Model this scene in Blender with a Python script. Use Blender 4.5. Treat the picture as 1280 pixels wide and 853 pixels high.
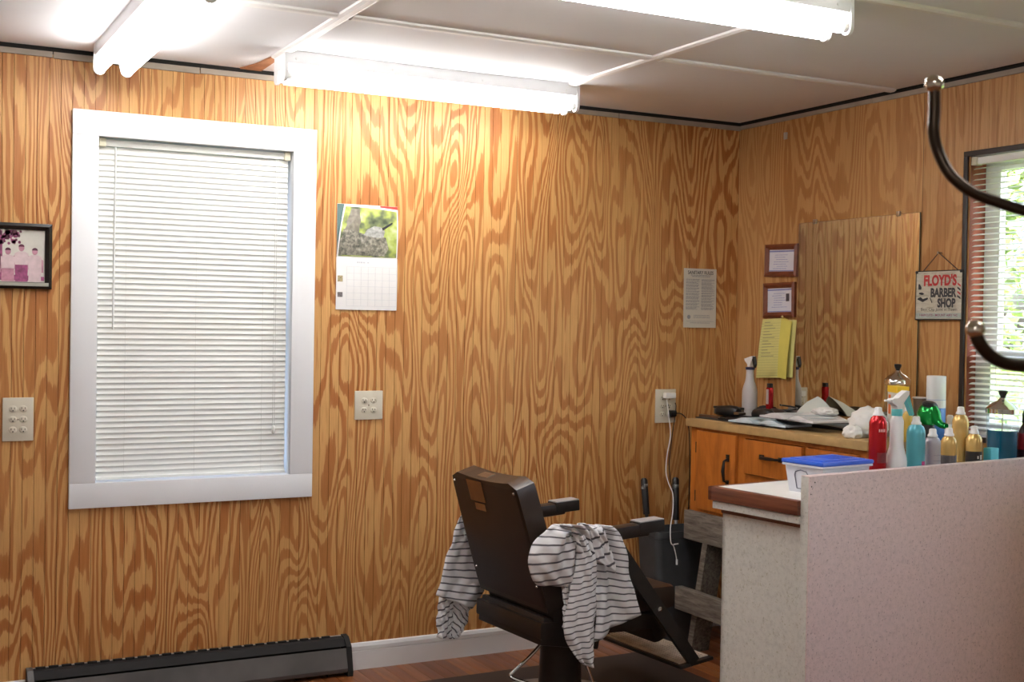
import bpy, bmesh, math, random
from mathutils import Vector, Matrix
random.seed(7)
for o in list(bpy.data.objects): bpy.data.objects.remove(o, do_unlink=True)
scn = bpy.context.scene
COL = scn.collection
R = math.radians

# ------------------------------------------------------------------ camera
YAW, PITCH, ROLL, FPX = 0.480523626, -0.0157618878, -0.0163386287, 1550.39451
FW = Vector((math.sin(YAW)*math.cos(PITCH), math.cos(YAW)*math.cos(PITCH), math.sin(PITCH)))
_r0 = Vector((math.cos(YAW), -math.sin(YAW), 0)); _u0 = _r0.cross(FW)
_c, _s = math.cos(ROLL), math.sin(ROLL)
RT = _c*_r0 - _s*_u0; UP = _s*_r0 + _c*_u0
CAM = Vector((-3.76467819, -4.86019158, 1.46063404))
cd = bpy.data.cameras.new('camera'); cam = bpy.data.objects.new('camera', cd); COL.objects.link(cam)
cd.sensor_width = 36; cd.lens = FPX*36/1280; cd.clip_start = .05; cd.clip_end = 200
m = Matrix((( RT.x, UP.x, -FW.x, CAM.x), (RT.y, UP.y, -FW.y, CAM.y), (RT.z, UP.z, -FW.z, CAM.z), (0,0,0,1)))
cam.matrix_world = m
cd.dof.use_dof = True; cd.dof.focus_distance = 5.0; cd.dof.aperture_fstop = 12
scn.camera = cam
def ray(px, py): return FW + RT*((px-640)/FPX) - UP*((py-426.5)/FPX)
def onY(px, py, y=0.0): d = ray(px,py); return CAM + d*((y-CAM.y)/d.y)
def onX(px, py, x=0.0): d = ray(px,py); return CAM + d*((x-CAM.x)/d.x)
def onZ(px, py, z): d = ray(px,py); return CAM + d*((z-CAM.z)/d.z)
def onV(px, py, o, n): d = ray(px,py); return CAM + d*((Vector(o)-CAM).dot(n)/d.dot(n))

# ------------------------------------------------------------------ world, sun, exposure
w = bpy.data.worlds.new('world'); scn.world = w; w.use_nodes = True
nt = w.node_tree; bg = nt.nodes['Background']
sky = nt.nodes.new('ShaderNodeTexSky'); sky.sky_type = 'NISHITA'; sky.sun_disc = False
sky.sun_elevation = R(48); sky.sun_rotation = R(200); sky.air_density = 1.0; sky.dust_density = 6.0
nt.links.new(sky.outputs[0], bg.inputs['Color']); bg.inputs['Strength'].default_value = 1.5
sd = bpy.data.lights.new('sun', 'SUN'); sd.energy = 16.0; sd.angle = R(1.0); sd.color = (1, .96, .88)
sun = bpy.data.objects.new('sun', sd); COL.objects.link(sun)
sun.rotation_euler = (R(42), 0, R(-35)); sun.location = (-4, -9, 9)
vs = scn.view_settings
vs.view_transform = 'Standard'; vs.look = 'None'; vs.gamma = 1; vs.use_curve_mapping = False
vs.exposure = 0.27
TUBE = 26.0          # brightness of the fluorescent tubes

# ------------------------------------------------------------------ materials
def lin(c):
    if isinstance(c, str):
        c = [int(c[i:i+2],16)/255 for i in (0,2,4)]
        c = [x/12.92 if x <= .04045 else ((x+.055)/1.055)**2.4 for x in c]
    return (c[0], c[1], c[2], 1)
class NT:
    def __init__(s, name):
        s.m = bpy.data.materials.new(name); s.m.use_nodes = True; s.t = s.m.node_tree
        s.b = s.t.nodes['Principled BSDF']; s.o = s.t.nodes['Material Output']
    def n(s, typ, **kw):
        x = s.t.nodes.new(typ)
        for k, v in kw.items():
            if k.startswith('i_'):
                x.inputs[int(k[2:]) if k[2:].isdigit() else k[2:]].default_value = v
            else: setattr(x, k, v)
        return x
    def l(s, a, b): s.t.links.new(a, b)
    def math(s, op, a, b=None, c=None):
        x = s.n('ShaderNodeMath', operation=op)
        for i, v in enumerate((a,b,c)):
            if v is None: continue
            if isinstance(v, (int,float)): x.inputs[i].default_value = v
            else: s.l(v, x.inputs[i])
        return x.outputs[0]
    def ramp(s, fac, stops, interp='LINEAR'):
        x = s.n('ShaderNodeValToRGB'); x.color_ramp.interpolation = interp
        e = x.color_ramp.elements
        while len(e) < len(stops): e.new(.5)
        for i, (p, c) in enumerate(stops): e[i].position = p; e[i].color = lin(c)
        s.l(fac, x.inputs[0]); return x.outputs[0]
    def scaled(s, vec, sc, off=None):
        x = s.n('ShaderNodeMapping'); x.inputs['Scale'].default_value = sc
        if off: x.inputs['Location'].default_value = off
        s.l(vec, x.inputs['Vector']); return x.outputs[0]
    def noise(s, vec, scale=1, detail=2, rough=.5, dist=0):
        x = s.n('ShaderNodeTexNoise'); x.inputs['Scale'].default_value = scale
        x.inputs['Detail'].default_value = detail; x.inputs['Roughness'].default_value = rough
        x.inputs['Distortion'].default_value = dist
        s.l(vec, x.inputs['Vector']); return x.outputs[0]
    def bump(s, h, strength=.3, dist=.002):
        x = s.n('ShaderNodeBump'); x.inputs['Strength'].default_value = strength; x.inputs['Distance'].default_value = dist
        s.l(h, x.inputs['Height']); s.l(x.outputs[0], s.b.inputs['Normal'])
    def coord(s): return s.n('ShaderNodeTexCoord').outputs['Object']
_mats = {}
def mat(name, color, rough=.5, metal=0.0, var=.06, vscale=12, coat=0, spec=.5, trans=0, emit=None, estr=0, bump=0, bscale=80):
    if name in _mats: return _mats[name]
    t = NT(name); b = t.b
    c = lin(color)
    if var > 0:
        nz = t.noise(t.coord(), vscale, 3)
        t.l(t.ramp(nz, [(.3, [x*(1-var) for x in c[:3]]), (.7, [min(1,x*(1+var)) for x in c[:3]])]), b.inputs['Base Color'])
    else: b.inputs['Base Color'].default_value = c
    b.inputs['Roughness'].default_value = rough; b.inputs['Metallic'].default_value = metal
    b.inputs['Specular IOR Level'].default_value = spec; b.inputs['Coat Weight'].default_value = coat
    if bump: t.bump(t.noise(t.coord(), bscale, 3), bump, .002)
    if emit:
        b.inputs['Emission Color'].default_value = lin(emit); b.inputs['Emission Strength'].default_value = estr
    if trans: b.inputs['Transmission Weight'].default_value = trans
    _mats[name] = t.m; return t.m

def ply_mat(name, axis, light, dark, amp=25.0, contrast=1.0):
    """rotary-cut plywood: contour bands of a tall smooth field, torn along the fibres"""
    t = NT(name); co = t.coord()
    oi = t.n('ShaderNodeObjectInfo')
    sep = t.n('ShaderNodeSeparateXYZ'); t.l(co, sep.inputs[0])
    u = sep.outputs[axis]; z = sep.outputs[2]
    rnd = t.math('MULTIPLY', oi.outputs['Random'], 37.0)
    def field(su, sz, off, detail=2, rough=.5, dist=0):
        cb = t.n('ShaderNodeCombineXYZ')
        t.l(t.math('MULTIPLY', u, su), cb.inputs[0]); t.l(t.math('ADD', rnd, off), cb.inputs[1]); t.l(t.math('MULTIPLY', z, sz), cb.inputs[2])
        return t.noise(cb.outputs[0], 1, detail, rough, dist)
    big = field(4.9, .86, 0, 1.3, .45, .30)
    mid = field(19, 2.8, 5, 2, .5)
    fib = field(110, 3.4, 9, 2, .6)
    fine = field(300, 9, 14, 2, .6)
    ph = t.math('MULTIPLY_ADD', u, 9.0, t.math('MULTIPLY', big, amp))
    ph = t.math('MULTIPLY_ADD', mid, 1.4, ph)
    ph = t.math('MULTIPLY_ADD', fib, .50, ph)
    s = t.math('SINE', t.math('MULTIPLY', ph, 6.2832))
    s = t.math('MULTIPLY_ADD', s, .5, .5)
    s = t.math('MULTIPLY_ADD', fib, .35, t.math('SUBTRACT', s, .175))
    L, D = lin(light)[:3], lin(dark)[:3]
    mixc = lambda k: [L[i]*(1-k)+D[i]*k for i in range(3)]
    con = t.n('ShaderNodeMapRange'); t.l(field(1.6, 1.1, 22, 2), con.inputs[0]); con.inputs[1].default_value = .35; con.inputs[2].default_value = .65; con.inputs[3].default_value = .62; con.inputs[4].default_value = 1.0
    sc_ = t.ramp(s, [(.25,(0,0,0)), (.44,(.12,.12,.12)), (.54,(.80,.80,.80)), (.85,(1,1,1))])
    cm = t.n('ShaderNodeMix', data_type='RGBA'); t.l(t.math('MULTIPLY', sc_, con.outputs[0]), cm.inputs[0])
    cm.inputs[6].default_value = lin(light); cm.inputs[7].default_value = lin(dark); col = cm.outputs[2]
    mul = t.n('ShaderNodeMix', data_type='RGBA', blend_type='MULTIPLY'); mul.inputs[0].default_value = 1
    t.l(col, mul.inputs[6])
    tone = t.ramp(fine, [(.25, (.80,.77,.72)), (.7, (1,1,1))])
    t.l(tone, mul.inputs[7])
    mul2 = t.n('ShaderNodeMix', data_type='RGBA', blend_type='MULTIPLY'); mul2.inputs[0].default_value = 1
    t.l(mul.outputs[2], mul2.inputs[6])
    kn = field(2.0, 1.3, 31, 3)
    t.l(t.ramp(kn, [(.3, (.86,.83,.8)), (.65, (1,1,1))]), mul2.inputs[7])
    t.l(mul2.outputs[2], t.b.inputs['Base Color'])
    t.b.inputs['Roughness'].default_value = .42
    t.b.inputs['Specular IOR Level'].default_value = .35
    t.bump(fine, .12, .001)
    return t.m
M_PLYB = ply_mat('plywood_back', 0, (.68,.380,.142), (.43,.158,.043))
M_PLYR = ply_mat('plywood_side', 1, (.57,.315,.122), (.43,.195,.062), amp=18)
M_PAINT = mat('pale_wall_paint', (.78,.77,.74), .7, var=.02)
M_GAP = mat('dark_gap', (.012,.009,.007), .9, var=0)
M_TRIM = mat('raw_trim', (.30,.25,.20), .7, var=.15, vscale=8)
M_CEIL = mat('ceiling_board', (.74,.735,.75), .75, var=.03, vscale=2, bump=.05, bscale=120)
M_BATTEN = mat('ceiling_batten', (.78,.76,.74), .5, var=.03)
M_WHITE = mat('white_paint', (.80,.81,.83), .38, var=.02, vscale=4)
M_SLAT = mat('blind_vinyl', (.74,.745,.71), .45, var=.01, vscale=3)
M_LAMP = mat('lamp_enamel', (.82,.82,.84), .35, var=.02)
M_LAMPEND = mat('lamp_holder', (.8,.8,.8), .4, var=.02)
t = NT('tube_glow'); e_ = t.n('ShaderNodeEmission'); e_.inputs[0].default_value = (1,.98,.965,1); e_.inputs[1].default_value = TUBE
t.l(e_.outputs[0], t.o.inputs[0]); M_TUBE = t.m
def glass_mat(name, tint=(1,1,1), gloss=.12):
    t = NT(name); a = t.n('ShaderNodeBsdfTransparent'); a.inputs[0].default_value = lin(tint)
    g = t.n('ShaderNodeBsdfGlossy'); g.inputs['Roughness'].default_value = .02
    fr = t.n('ShaderNodeLayerWeight'); fr.inputs[0].default_value = .5
    fac = t.math('MULTIPLY_ADD', t.math('POWER', fr.outputs[1], 4.0), gloss*2, .04)
    mx = t.n('ShaderNodeMixShader'); t.l(fac, mx.inputs[0]); t.l(a.outputs[0], mx.inputs[1]); t.l(g.outputs[0], mx.inputs[2])
    t.l(mx.outputs[0], t.o.inputs[0]); return t.m
M_PANE = glass_mat('window_glass'); M_JAR = glass_mat('jar_glass', (.93,.96,.96))
M_BLACK = mat('black_plastic', (.012,.012,.013), .4, var=.1)
M_BLACKV = mat('dark_vinyl', (.020,.013,.010), .32, var=.2, vscale=6, bump=.08, bscale=150)
M_BROWNV = mat('brown_vinyl', (.030,.019,.014), .33, var=.2, vscale=8, bump=.05, bscale=160)
M_CHROME = mat('chrome', (.75,.74,.73), .15, 1.0, var=.03)
M_STEEL = mat('worn_steel', (.34,.28,.22), .28, 1.0, var=.2, vscale=20)
M_DSTEEL = mat('dark_steel', (.05,.046,.044), .35, .7, var=.2)
M_PAPER = mat('paper', (.78,.77,.76), .8, var=.02)
M_INK = mat('ink', (.03,.03,.035), .8, var=0)
M_GINK = mat('grey_ink', (.30,.30,.31), .8, var=0)
M_RED = mat('sign_red', (.45,.03,.03), .6, var=.15, vscale=60)
M_ALMOND = mat('almond_plate', (.62,.57,.46), .4, var=.02)
M_DARKBRONZE = mat('dark_bronze', (.045,.030,.020), .28, .85, var=.15)
M_NICKEL = mat('nickel_ball', (.72,.66,.56), .12, 1.0, var=.02)

# ------------------------------------------------------------------ mesh helpers
class MB:
    def __init__(s): s.v = []; s.f = []; s.mi = []; s.sm = []; s.uv = None; s.k = 0
    def mat(s, k): s.k = k; return s
    def add(s, vs, fs, smooth=False):
        o = len(s.v); s.v += [tuple(v) for v in vs]
        for f in fs: s.f.append(tuple(i+o for i in f)); s.mi.append(s.k); s.sm.append(smooth)
        return s
    def box(s, x0, x1, y0, y1, z0, z1):
        v = [(x,y,z) for x in (x0,x1) for y in (y0,y1) for z in (z0,z1)]
        return s.add(v, [(0,1,3,2),(4,6,7,5),(0,4,5,1),(2,3,7,6),(0,2,6,4),(1,5,7,3)])
    def cbox(s, c, size, M=None, bev=0.0):
        """box of a size about c, turned by the matrix M, edges chamfered by bev"""
        bm = bmesh.new(); bmesh.ops.create_cube(bm, size=1)
        for v in bm.verts: v.co = Vector((v.co.x*size[0], v.co.y*size[1], v.co.z*size[2]))
        if bev > 0: bmesh.ops.bevel(bm, geom=list(bm.edges), offset=bev, segments=2, profile=.6, affect='EDGES')
        bm.verts.index_update()
        vs_ = [(M @ v.co if M else v.co) + Vector(c) for v in bm.verts]
        fs = [tuple(v.index for v in f.verts) for f in bm.faces]; bm.free()
        return s.add(vs_, fs, bev > 0)
    def prism(s, poly, a, b, axis=1, smooth=False):
        """polygon in the two other axes, pulled from a to b along axis"""
        def put(p, h):
            return {0:(h,p[0],p[1]), 1:(p[0],h,p[1]), 2:(p[0],p[1],h)}[axis]
        n = len(poly)
        return s.add([put(p,a) for p in poly]+[put(p,b) for p in poly],
            [tuple(range(n))[::-1], tuple(range(n,2*n))]+[(i,(i+1)%n,n+(i+1)%n,n+i) for i in range(n)], smooth)
    def lathe(s, prof, c=(0,0,0), n=20, smooth=True, cap=True, M=None, sx=1, sy=1):
        vs_ = []; fs = []
        for r, z in prof:
            for i in range(n):
                a = 2*math.pi*i/n; p = Vector((r*math.cos(a)*sx, r*math.sin(a)*sy, z))
                vs_.append((M @ p if M else p) + Vector(c))
        for j in range(len(prof)-1):
            for i in range(n):
                fs.append((j*n+i, j*n+(i+1)%n, (j+1)*n+(i+1)%n, (j+1)*n+i))
        if cap:
            fs.append(tuple(range(n))[::-1]); fs.append(tuple((len(prof)-1)*n+i for i in range(n)))
        return s.add(vs_, fs, smooth)
    def tube(s, path, r, n=8, cap=True):
        pts = [Vector(p) for p in path]; vs_ = []; fs = []; prev = None
        for i, p in enumerate(pts):
            d = (pts[min(i+1,len(pts)-1)] - pts[max(i-1,0)]).normalized()
            if prev is None: a = d.orthogonal().normalized()
            else:
                a = prev - d*prev.dot(d); a = a.normalized() if a.length > 1e-6 else d.orthogonal().normalized()
            prev = a; b = d.cross(a); rr = r[i] if isinstance(r,(list,tuple)) else r
            for k in range(n):
                t_ = 2*math.pi*k/n; vs_.append(p + a*math.cos(t_)*rr + b*math.sin(t_)*rr)
        for i in range(len(pts)-1):
            for k in range(n): fs.append((i*n+k, i*n+(k+1)%n, (i+1)*n+(k+1)%n, (i+1)*n+k))
        if cap: fs += [tuple(range(n))[::-1], tuple((len(pts)-1)*n+k for k in range(n))]
        return s.add(vs_, fs, True)
    def ball(s, c, r, n=14, m_=9, sc=(1,1,1), M=None):
        prof = [(max(1e-4, math.sin(math.pi*j/m_)), -math.cos(math.pi*j/m_)) for j in range(m_+1)]
        vs_ = []; fs = []
        for q, z in prof:
            for i in range(n):
                a = 2*math.pi*i/n; p = Vector((q*math.cos(a)*r*sc[0], q*math.sin(a)*r*sc[1], z*r*sc[2]))
                vs_.append((M @ p if M else p) + Vector(c))
        for j in range(m_):
            for i in range(n): fs.append((j*n+i, j*n+(i+1)%n, (j+1)*n+(i+1)%n, (j+1)*n+i))
        return s.add(vs_, fs, True)
    def quad(s, a, b, c, d): return s.add([a,b,c,d], [(0,1,2,3)])
    def mesh(s, name, mats):
        me = bpy.data.meshes.new(name); me.from_pydata(s.v, [], s.f)
        for mm in (mats if isinstance(mats,(list,tuple)) else [mats]): me.materials.append(mm)
        me.polygons.foreach_set('material_index', s.mi); me.polygons.foreach_set('use_smooth', s.sm)
        bm = bmesh.new(); bm.from_mesh(me); bmesh.ops.recalc_face_normals(bm, faces=bm.faces); bm.to_mesh(me); bm.free()
        if any(s.sm): me.set_sharp_from_angle(angle=R(42))
        me.update(); return me
    def build(s, name, mats, parent=None, loc=None):
        return link(name, s.mesh(name, mats), parent, loc)
def link(name, me, parent=None, loc=None, rotz=0):
    o = bpy.data.objects.new(name, me); COL.objects.link(o)
    if parent: o.parent = parent
    if loc is not None: o.location = loc
    if rotz: o.rotation_euler = (0,0,rotz)
    return o
def tag(o, label=None, cat=None, group=None, kind=None):
    if label: o['label'] = label
    if cat: o['category'] = cat
    if group: o['group'] = group
    if kind: o['kind'] = kind
    return o
def thing(name, label, cat, loc=(0,0,0), rotz=0, group=None, kind=None):
    o = bpy.data.objects.new(name, None); COL.objects.link(o); o.location = loc; o.rotation_euler = (0,0,rotz)
    o.empty_display_size = .05
    return tag(o, label, cat, group, kind)
def rot(ax, deg): return Matrix.Rotation(R(deg), 3, ax)
def text_mesh(s, h, width=None, bold=0.0, spacing=1.0):
    """flat lettering in the x-z plane, facing -y, centred, of height h and total width"""
    cu = bpy.data.curves.new('lettering', 'FONT'); cu.body = s; cu.align_x = 'CENTER'; cu.align_y = 'CENTER'
    cu.size = 1; cu.offset = bold; cu.space_character = spacing; cu.resolution_u = 3
    ob = bpy.data.objects.new('lettering', cu); COL.objects.link(ob)
    bpy.context.view_layer.update()
    me = bpy.data.meshes.new_from_object(ob.evaluated_get(bpy.context.evaluated_depsgraph_get()))
    bpy.data.objects.remove(ob, do_unlink=True)
    xs = [v.co.x for v in me.vertices]; ys = [v.co.y for v in me.vertices]
    cx, cy = (min(xs)+max(xs))/2, (min(ys)+max(ys))/2
    sy = h/max(1e-6, max(ys)-min(ys)); sx = width/(max(xs)-min(xs)) if width else sy
    vs_ = [((v.co.x-cx)*sx, 0, (v.co.y-cy)*sy) for v in me.vertices]
    fs = [tuple(p.vertices) for p in me.polygons]
    bpy.data.meshes.remove(me); return vs_, fs
def text_into(mb, s, x, y, z, h, width=None, bold=0.0):
    vs_, fs = text_mesh(s, h, width, bold)
    mb.add([(p[0]+x, y, p[2]+z) for p in vs_], fs)
WR = -math.pi/2     # turns a thing built against the back wall so that it hangs on the right wall

H = 2.44; X0, Y0 = -6.1, -7.4      # room: x from X0 to 0, y from Y0 to 0

# ================================================================== FLOOR
floor = MB().box(X0-.15, .15, Y0-.15, .15, -.12, -.018).build('floor', M_GAP)
tag(floor, 'reddish brown narrow strip wooden floor', 'floor', kind='structure')
t = NT('floor_wood'); oi = t.n('ShaderNodeObjectInfo'); co = t.coord()
off = t.n('ShaderNodeVectorMath', operation='ADD'); t.l(co, off.inputs[0])
cb = t.n('ShaderNodeCombineXYZ'); t.l(t.math('MULTIPLY', oi.outputs['Random'], 50), cb.inputs[2]); t.l(cb.outputs[0], off.inputs[1])
g = t.noise(t.scaled(off.outputs[0], (60, 4, 1)), 1, 3)
base = t.ramp(oi.outputs['Random'], [(0,(.17,.050,.017)), (.35,(.25,.080,.025)), (.7,(.32,.115,.036)), (1,(.13,.040,.016))])
mx = t.n('ShaderNodeMix', data_type='RGBA', blend_type='MULTIPLY'); mx.inputs[0].default_value = 1
t.l(base, mx.inputs[6]); t.l(t.ramp(g, [(.3,(.6,.55,.5)), (.65,(1,1,1))]), mx.inputs[7]); t.l(mx.outputs[2], t.b.inputs['Base Color'])
t.b.inputs['Roughness'].default_value = .36; M_FLOOR = t.m
PW = .0571; rest = MB(); npl = 0; row = 0; x = 0.0
while x > X0:
    y = 0.0; first = True
    while y > Y0:
        L = random.uniform(.5, 1.9) if first else random.uniform(1.2, 2.4); first = False
        y1 = max(Y0, y-L)
        if x > -3.3 and y > -4.6 and npl < 290:
            pm = MB().cbox((-PW/2, (y1-y)/2, -.009), (PW-.0012, (y-y1)-.0012, .018), bev=.0012).mesh('plank', M_FLOOR)
            link('plank', pm, floor, (x, y, 0)); npl += 1
        else: rest.box(x-PW+.0006, x-.0006, y1+.0006, y-.0006, -.018, 0)
        y = y1
    x -= PW
tag(rest.build('plank_field', M_FLOOR, floor), kind='stuff')

# ================================================================== WALLS
def grooved(u0, u1, z0, z1, axis, holes=(), pitch=1.2192/30, gw=.0030, gd=.0032, joint0=0.0):
    """a sheet from u0 to u1 along the wall with vertical grooves; axis 0: back wall (faces -y), 1: right wall (faces -x)"""
    mb = MB(); k0 = math.ceil((u0-joint0)/pitch - 1e-6); cuts = [u0]; prof = []
    us = [(u0, 0)]
    k = k0
    while True:
        u = joint0 + k*pitch
        if u > u1-.004: break
        if u > u0+.004: us += [(u-gw/2, 0), (u-gw/6, gd), (u+gw/6, gd), (u+gw/2, 0)]
        k += 1
    us += [(u1, 0)]
    def pt(u, d, z): return (u, d, z) if axis == 0 else (d, u, z)
    for (a, da), (b, db) in zip(us, us[1:]):
        spans = [(z0, z1)]
        for h0, h1, hz0, hz1 in holes:
            if h0 <= (a+b)/2 <= h1:
                spans = [(s0, s1) for s in spans for s0, s1 in ((s[0], min(s[1],hz0)), (max(s[0],hz1), s[1])) if s1-s0 > 1e-4]
        for s0, s1 in spans:
            mb.quad(pt(a,da,s0), pt(b,db,s0), pt(b,db,s1), pt(a,da,s1))
    return mb
def slab_with_hole(u0, u1, z0, z1, d0, d1, axis, hole):
    mb = MB(); h0, h1, a, b = hole
    for (p, q, r_, s_) in ((u0,h0,z0,z1), (h1,u1,z0,z1), (h0,h1,z0,a), (h0,h1,b,z1)):
        if axis == 0: mb.box(p, q, d0, d1, r_, s_)
        else: mb.box(d0, d1, p, q, r_, s_)
    return mb
# window openings: back wall (x0,x1,z0,z1), right wall (y0,y1,z0,z1)
W1 = (-2.996, -2.242, .828, 2.130)
W2 = (-2.36, -1.424, 1.050, 2.124)
WFILL = (-4.70, -3.30, .95, 2.124)  # unseen opening, added to let daylight onto the partition
ZW = H-.022                                    # top of the plywood
wb = slab_with_hole(X0-.15, .15, -.1, H+.1, .006, .13, 0, (W1[0]-.012, W1[1]+.012, W1[2]-.012, W1[3]+.012)).build('wall_back', M_GAP)
tag(wb, 'grooved varnished plywood wall behind the barber chair', 'wall', kind='structure')
for a, b in ((-1.2192,0), (-2.4384,-1.2192), (-3.6576,-2.4384), (-4.8768,-3.6576), (X0,-4.8768)):
    grooved(a+.0008, b-.0008, 0, ZW, 0, [W1], joint0=0).build('plywood_sheet', M_PLYB, wb)
g_ = .010
mbw = slab_with_hole(-2.9, .15, -.1, H+.1, .006, .13, 1, (W2[0]-g_, W2[1]+g_, W2[2]-g_, W2[3]+g_))
mb3 = slab_with_hole(Y0-.15, -2.9, -.1, H+.1, .006, .13, 1, (WFILL[0]-g_, WFILL[1]+g_, WFILL[2]-g_, WFILL[3]+g_))
mbw.add(mb3.v, mb3.f); wr = mbw.build('wall_right', M_GAP)
tag(wr, 'plywood wall carrying the mirror and the framed certificates', 'wall', kind='structure')
for a, b in ((-1.188,0), (-2.407,-1.190), (-3.626,-2.409), (-4.845,-3.628), (-6.064,-4.847), (Y0,-6.066)):
    grooved(a, b, 0, ZW, 1, [W2, WFILL], gw=.0016, gd=.0012, joint0=-1.189).build('plywood_sheet', M_PLYR, wr)
for nm, bx, lab in (('wall_left', (X0-.13,X0,Y0-.13,.13,-.1,H+.1), 'pale painted wall at the far side of the shop'),
                    ('wall_front', (X0-.13,.13,Y0-.13,Y0,-.1,H+.1), 'pale painted wall at the entrance side of the shop')):
    tag(MB().box(*bx).build(nm, M_PAINT), lab, 'wall', kind='structure')
# raw wooden strip and dark gap where walls meet ceiling
tb = thing('trim_1', 'raw wooden strip along the top of the back wall', 'trim', kind='structure')
xs = [X0, -3.16, -3.0, -2.62, -1.24, -.7, 0]
for a, b in zip(xs, xs[1:]):
    MB().box(a+.002, b-.002, -.010, 0, ZW-.012+random.uniform(-.003,.002), ZW+.008).build('trim_strip', M_TRIM, tb)
tr = thing('trim_2', 'raw wooden strip along the top of the mirror wall', 'trim', kind='structure')
ys = [Y0, -4.2, -2.1, -.9, -.01]
for a, b in zip(ys, ys[1:]):
    MB().box(-.010, 0, a+.002, b-.002, ZW-.011+random.uniform(-.002,.002), ZW+.008).build('trim_strip', M_TRIM, tr)

# ================================================================== CEILING
ceil = MB().box(X0-.15, .15, Y0-.15, .15, H+.014, H+.12).build('ceiling', M_GAP)
tag(ceil, 'white panelled ceiling divided by narrow battens', 'ceiling', kind='structure')
BX = [0, -1.203, -2.405, -3.607, -4.81, X0]; BY = [0, -1.04, -2.06, -3.1, -4.2, -5.3, -6.4, Y0]
for i in range(len(BX)-1):
    for j in range(len(BY)-1):
        x1, x0_ = BX[i]-(.018 if i==0 else .004), BX[i+1]+(.018 if i==len(BX)-2 else .004)
        y1, y0_ = BY[j]-(.020 if j==0 else .004), BY[j+1]+.004
        nx = ny = 6; sag = random.uniform(.003,.007); mb = MB(); vs_ = []
        for b in range(ny+1):
            for a in range(nx+1):
                fx, fy = a/nx, b/ny
                vs_.append((x0_+(x1-x0_)*fx, y0_+(y1-y0_)*fy, H-sag*math.sin(math.pi*fx)*math.sin(math.pi*fy)))
        mb.add(vs_, [(b*(nx+1)+a, b*(nx+1)+a+1, (b+1)*(nx+1)+a+1, (b+1)*(nx+1)+a) for b in range(ny) for a in range(nx)], True)
        mb.build('ceiling_panel', M_CEIL, ceil)
bprof = lambda c: [(c-.024, H), (c-.022, H-.007), (c-.010, H-.012), (c+.010, H-.012), (c+.022, H-.007), (c+.024, H)]
for bx in BX[1:-1]:
    prev = -.31 if abs(bx+2.405) < .01 else -.03
    for by in BY[1:]:
        MB().prism(bprof(bx), prev, by, axis=1).build('batten', M_BATTEN, ceil); prev = by
for by in BY[1:-1]:
    for a, b in zip(BX, BX[1:]):
        MB().prism(bprof(by), a-(.03 if a==0 else .025), b+.025, axis=0).build('batten', M_BATTEN, ceil)
M_BARE = mat('bare_joist', (.34,.14,.06), .7, var=.25, vscale=15)
pm = MB().prism([(-2.425,-.30), (-2.392,-.31), (-2.385,-.03), (-2.47,-.03), (-2.44,-.14)], H-.006, H+.006, axis=2).build('bare_joist', M_BARE, ceil)

# ================================================================== WINDOW 1 (back wall, blind closed)
w1 = thing('window_1', 'white painted wide window casing with closed blind on the back wall', 'window', ((W1[0]+W1[1])/2, 0, W1[2]), kind='structure')
ox, oz = (W1[0]+W1[1])/2, W1[2]
l0, l1, b0, b1 = W1[0]-ox, W1[1]-ox, 0, W1[3]-W1[2]
cw = .094
def board(x0, x1, z0, z1, y0, y1, name, par, mt, bev=.002):
    return MB().cbox(((x0+x1)/2,(y0+y1)/2,(z0+z1)/2), (x1-x0,y1-y0,z1-z0), bev=bev).build(name, mt, par)
board(l0-cw, l1+cw, b1, b1+cw, -.020, 0, 'casing_board', w1, M_WHITE)
board(l0-cw, l1+cw, -cw, 0, -.020, 0, 'casing_board', w1, M_WHITE)
board(l0-cw, l0, 0, b1, -.020, 0, 'casing_board', w1, M_WHITE)
board(l1, l1+cw, 0, b1, -.020, 0, 'casing_board', w1, M_WHITE)
jm = MB().box(l0-.012, l0, -.008, .13, 0, b1).box(l1, l1+.012, -.008, .13, 0, b1).box(l0-.012, l1+.012, -.008, .13, -.012, 0).box(l0-.012, l1+.012, -.008, .13, b1, b1+.012)
jm.build('jamb', M_WHITE, w1)
sh = MB()
for (p, q, r_, s_) in ((l0,l1,0,.05), (l0,l1,b1-.05,b1), (l0,l0+.05,.05,b1-.05), (l1-.05,l1,.05,b1-.05), (l0+.05,l1-.05,b1/2-.025,b1/2+.025)):
    sh.box(p, q, .085, .115, r_, s_)
sh.build('sash', M_WHITE, w1)
MB().box(l0+.05, l1-.05, .098, .102, .05, b1/2-.025).build('pane', M_PANE, w1)
MB().box(l0+.05, l1-.05, .098, .102, b1/2+.025, b1-.05).build('pane', M_PANE, w1)

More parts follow.
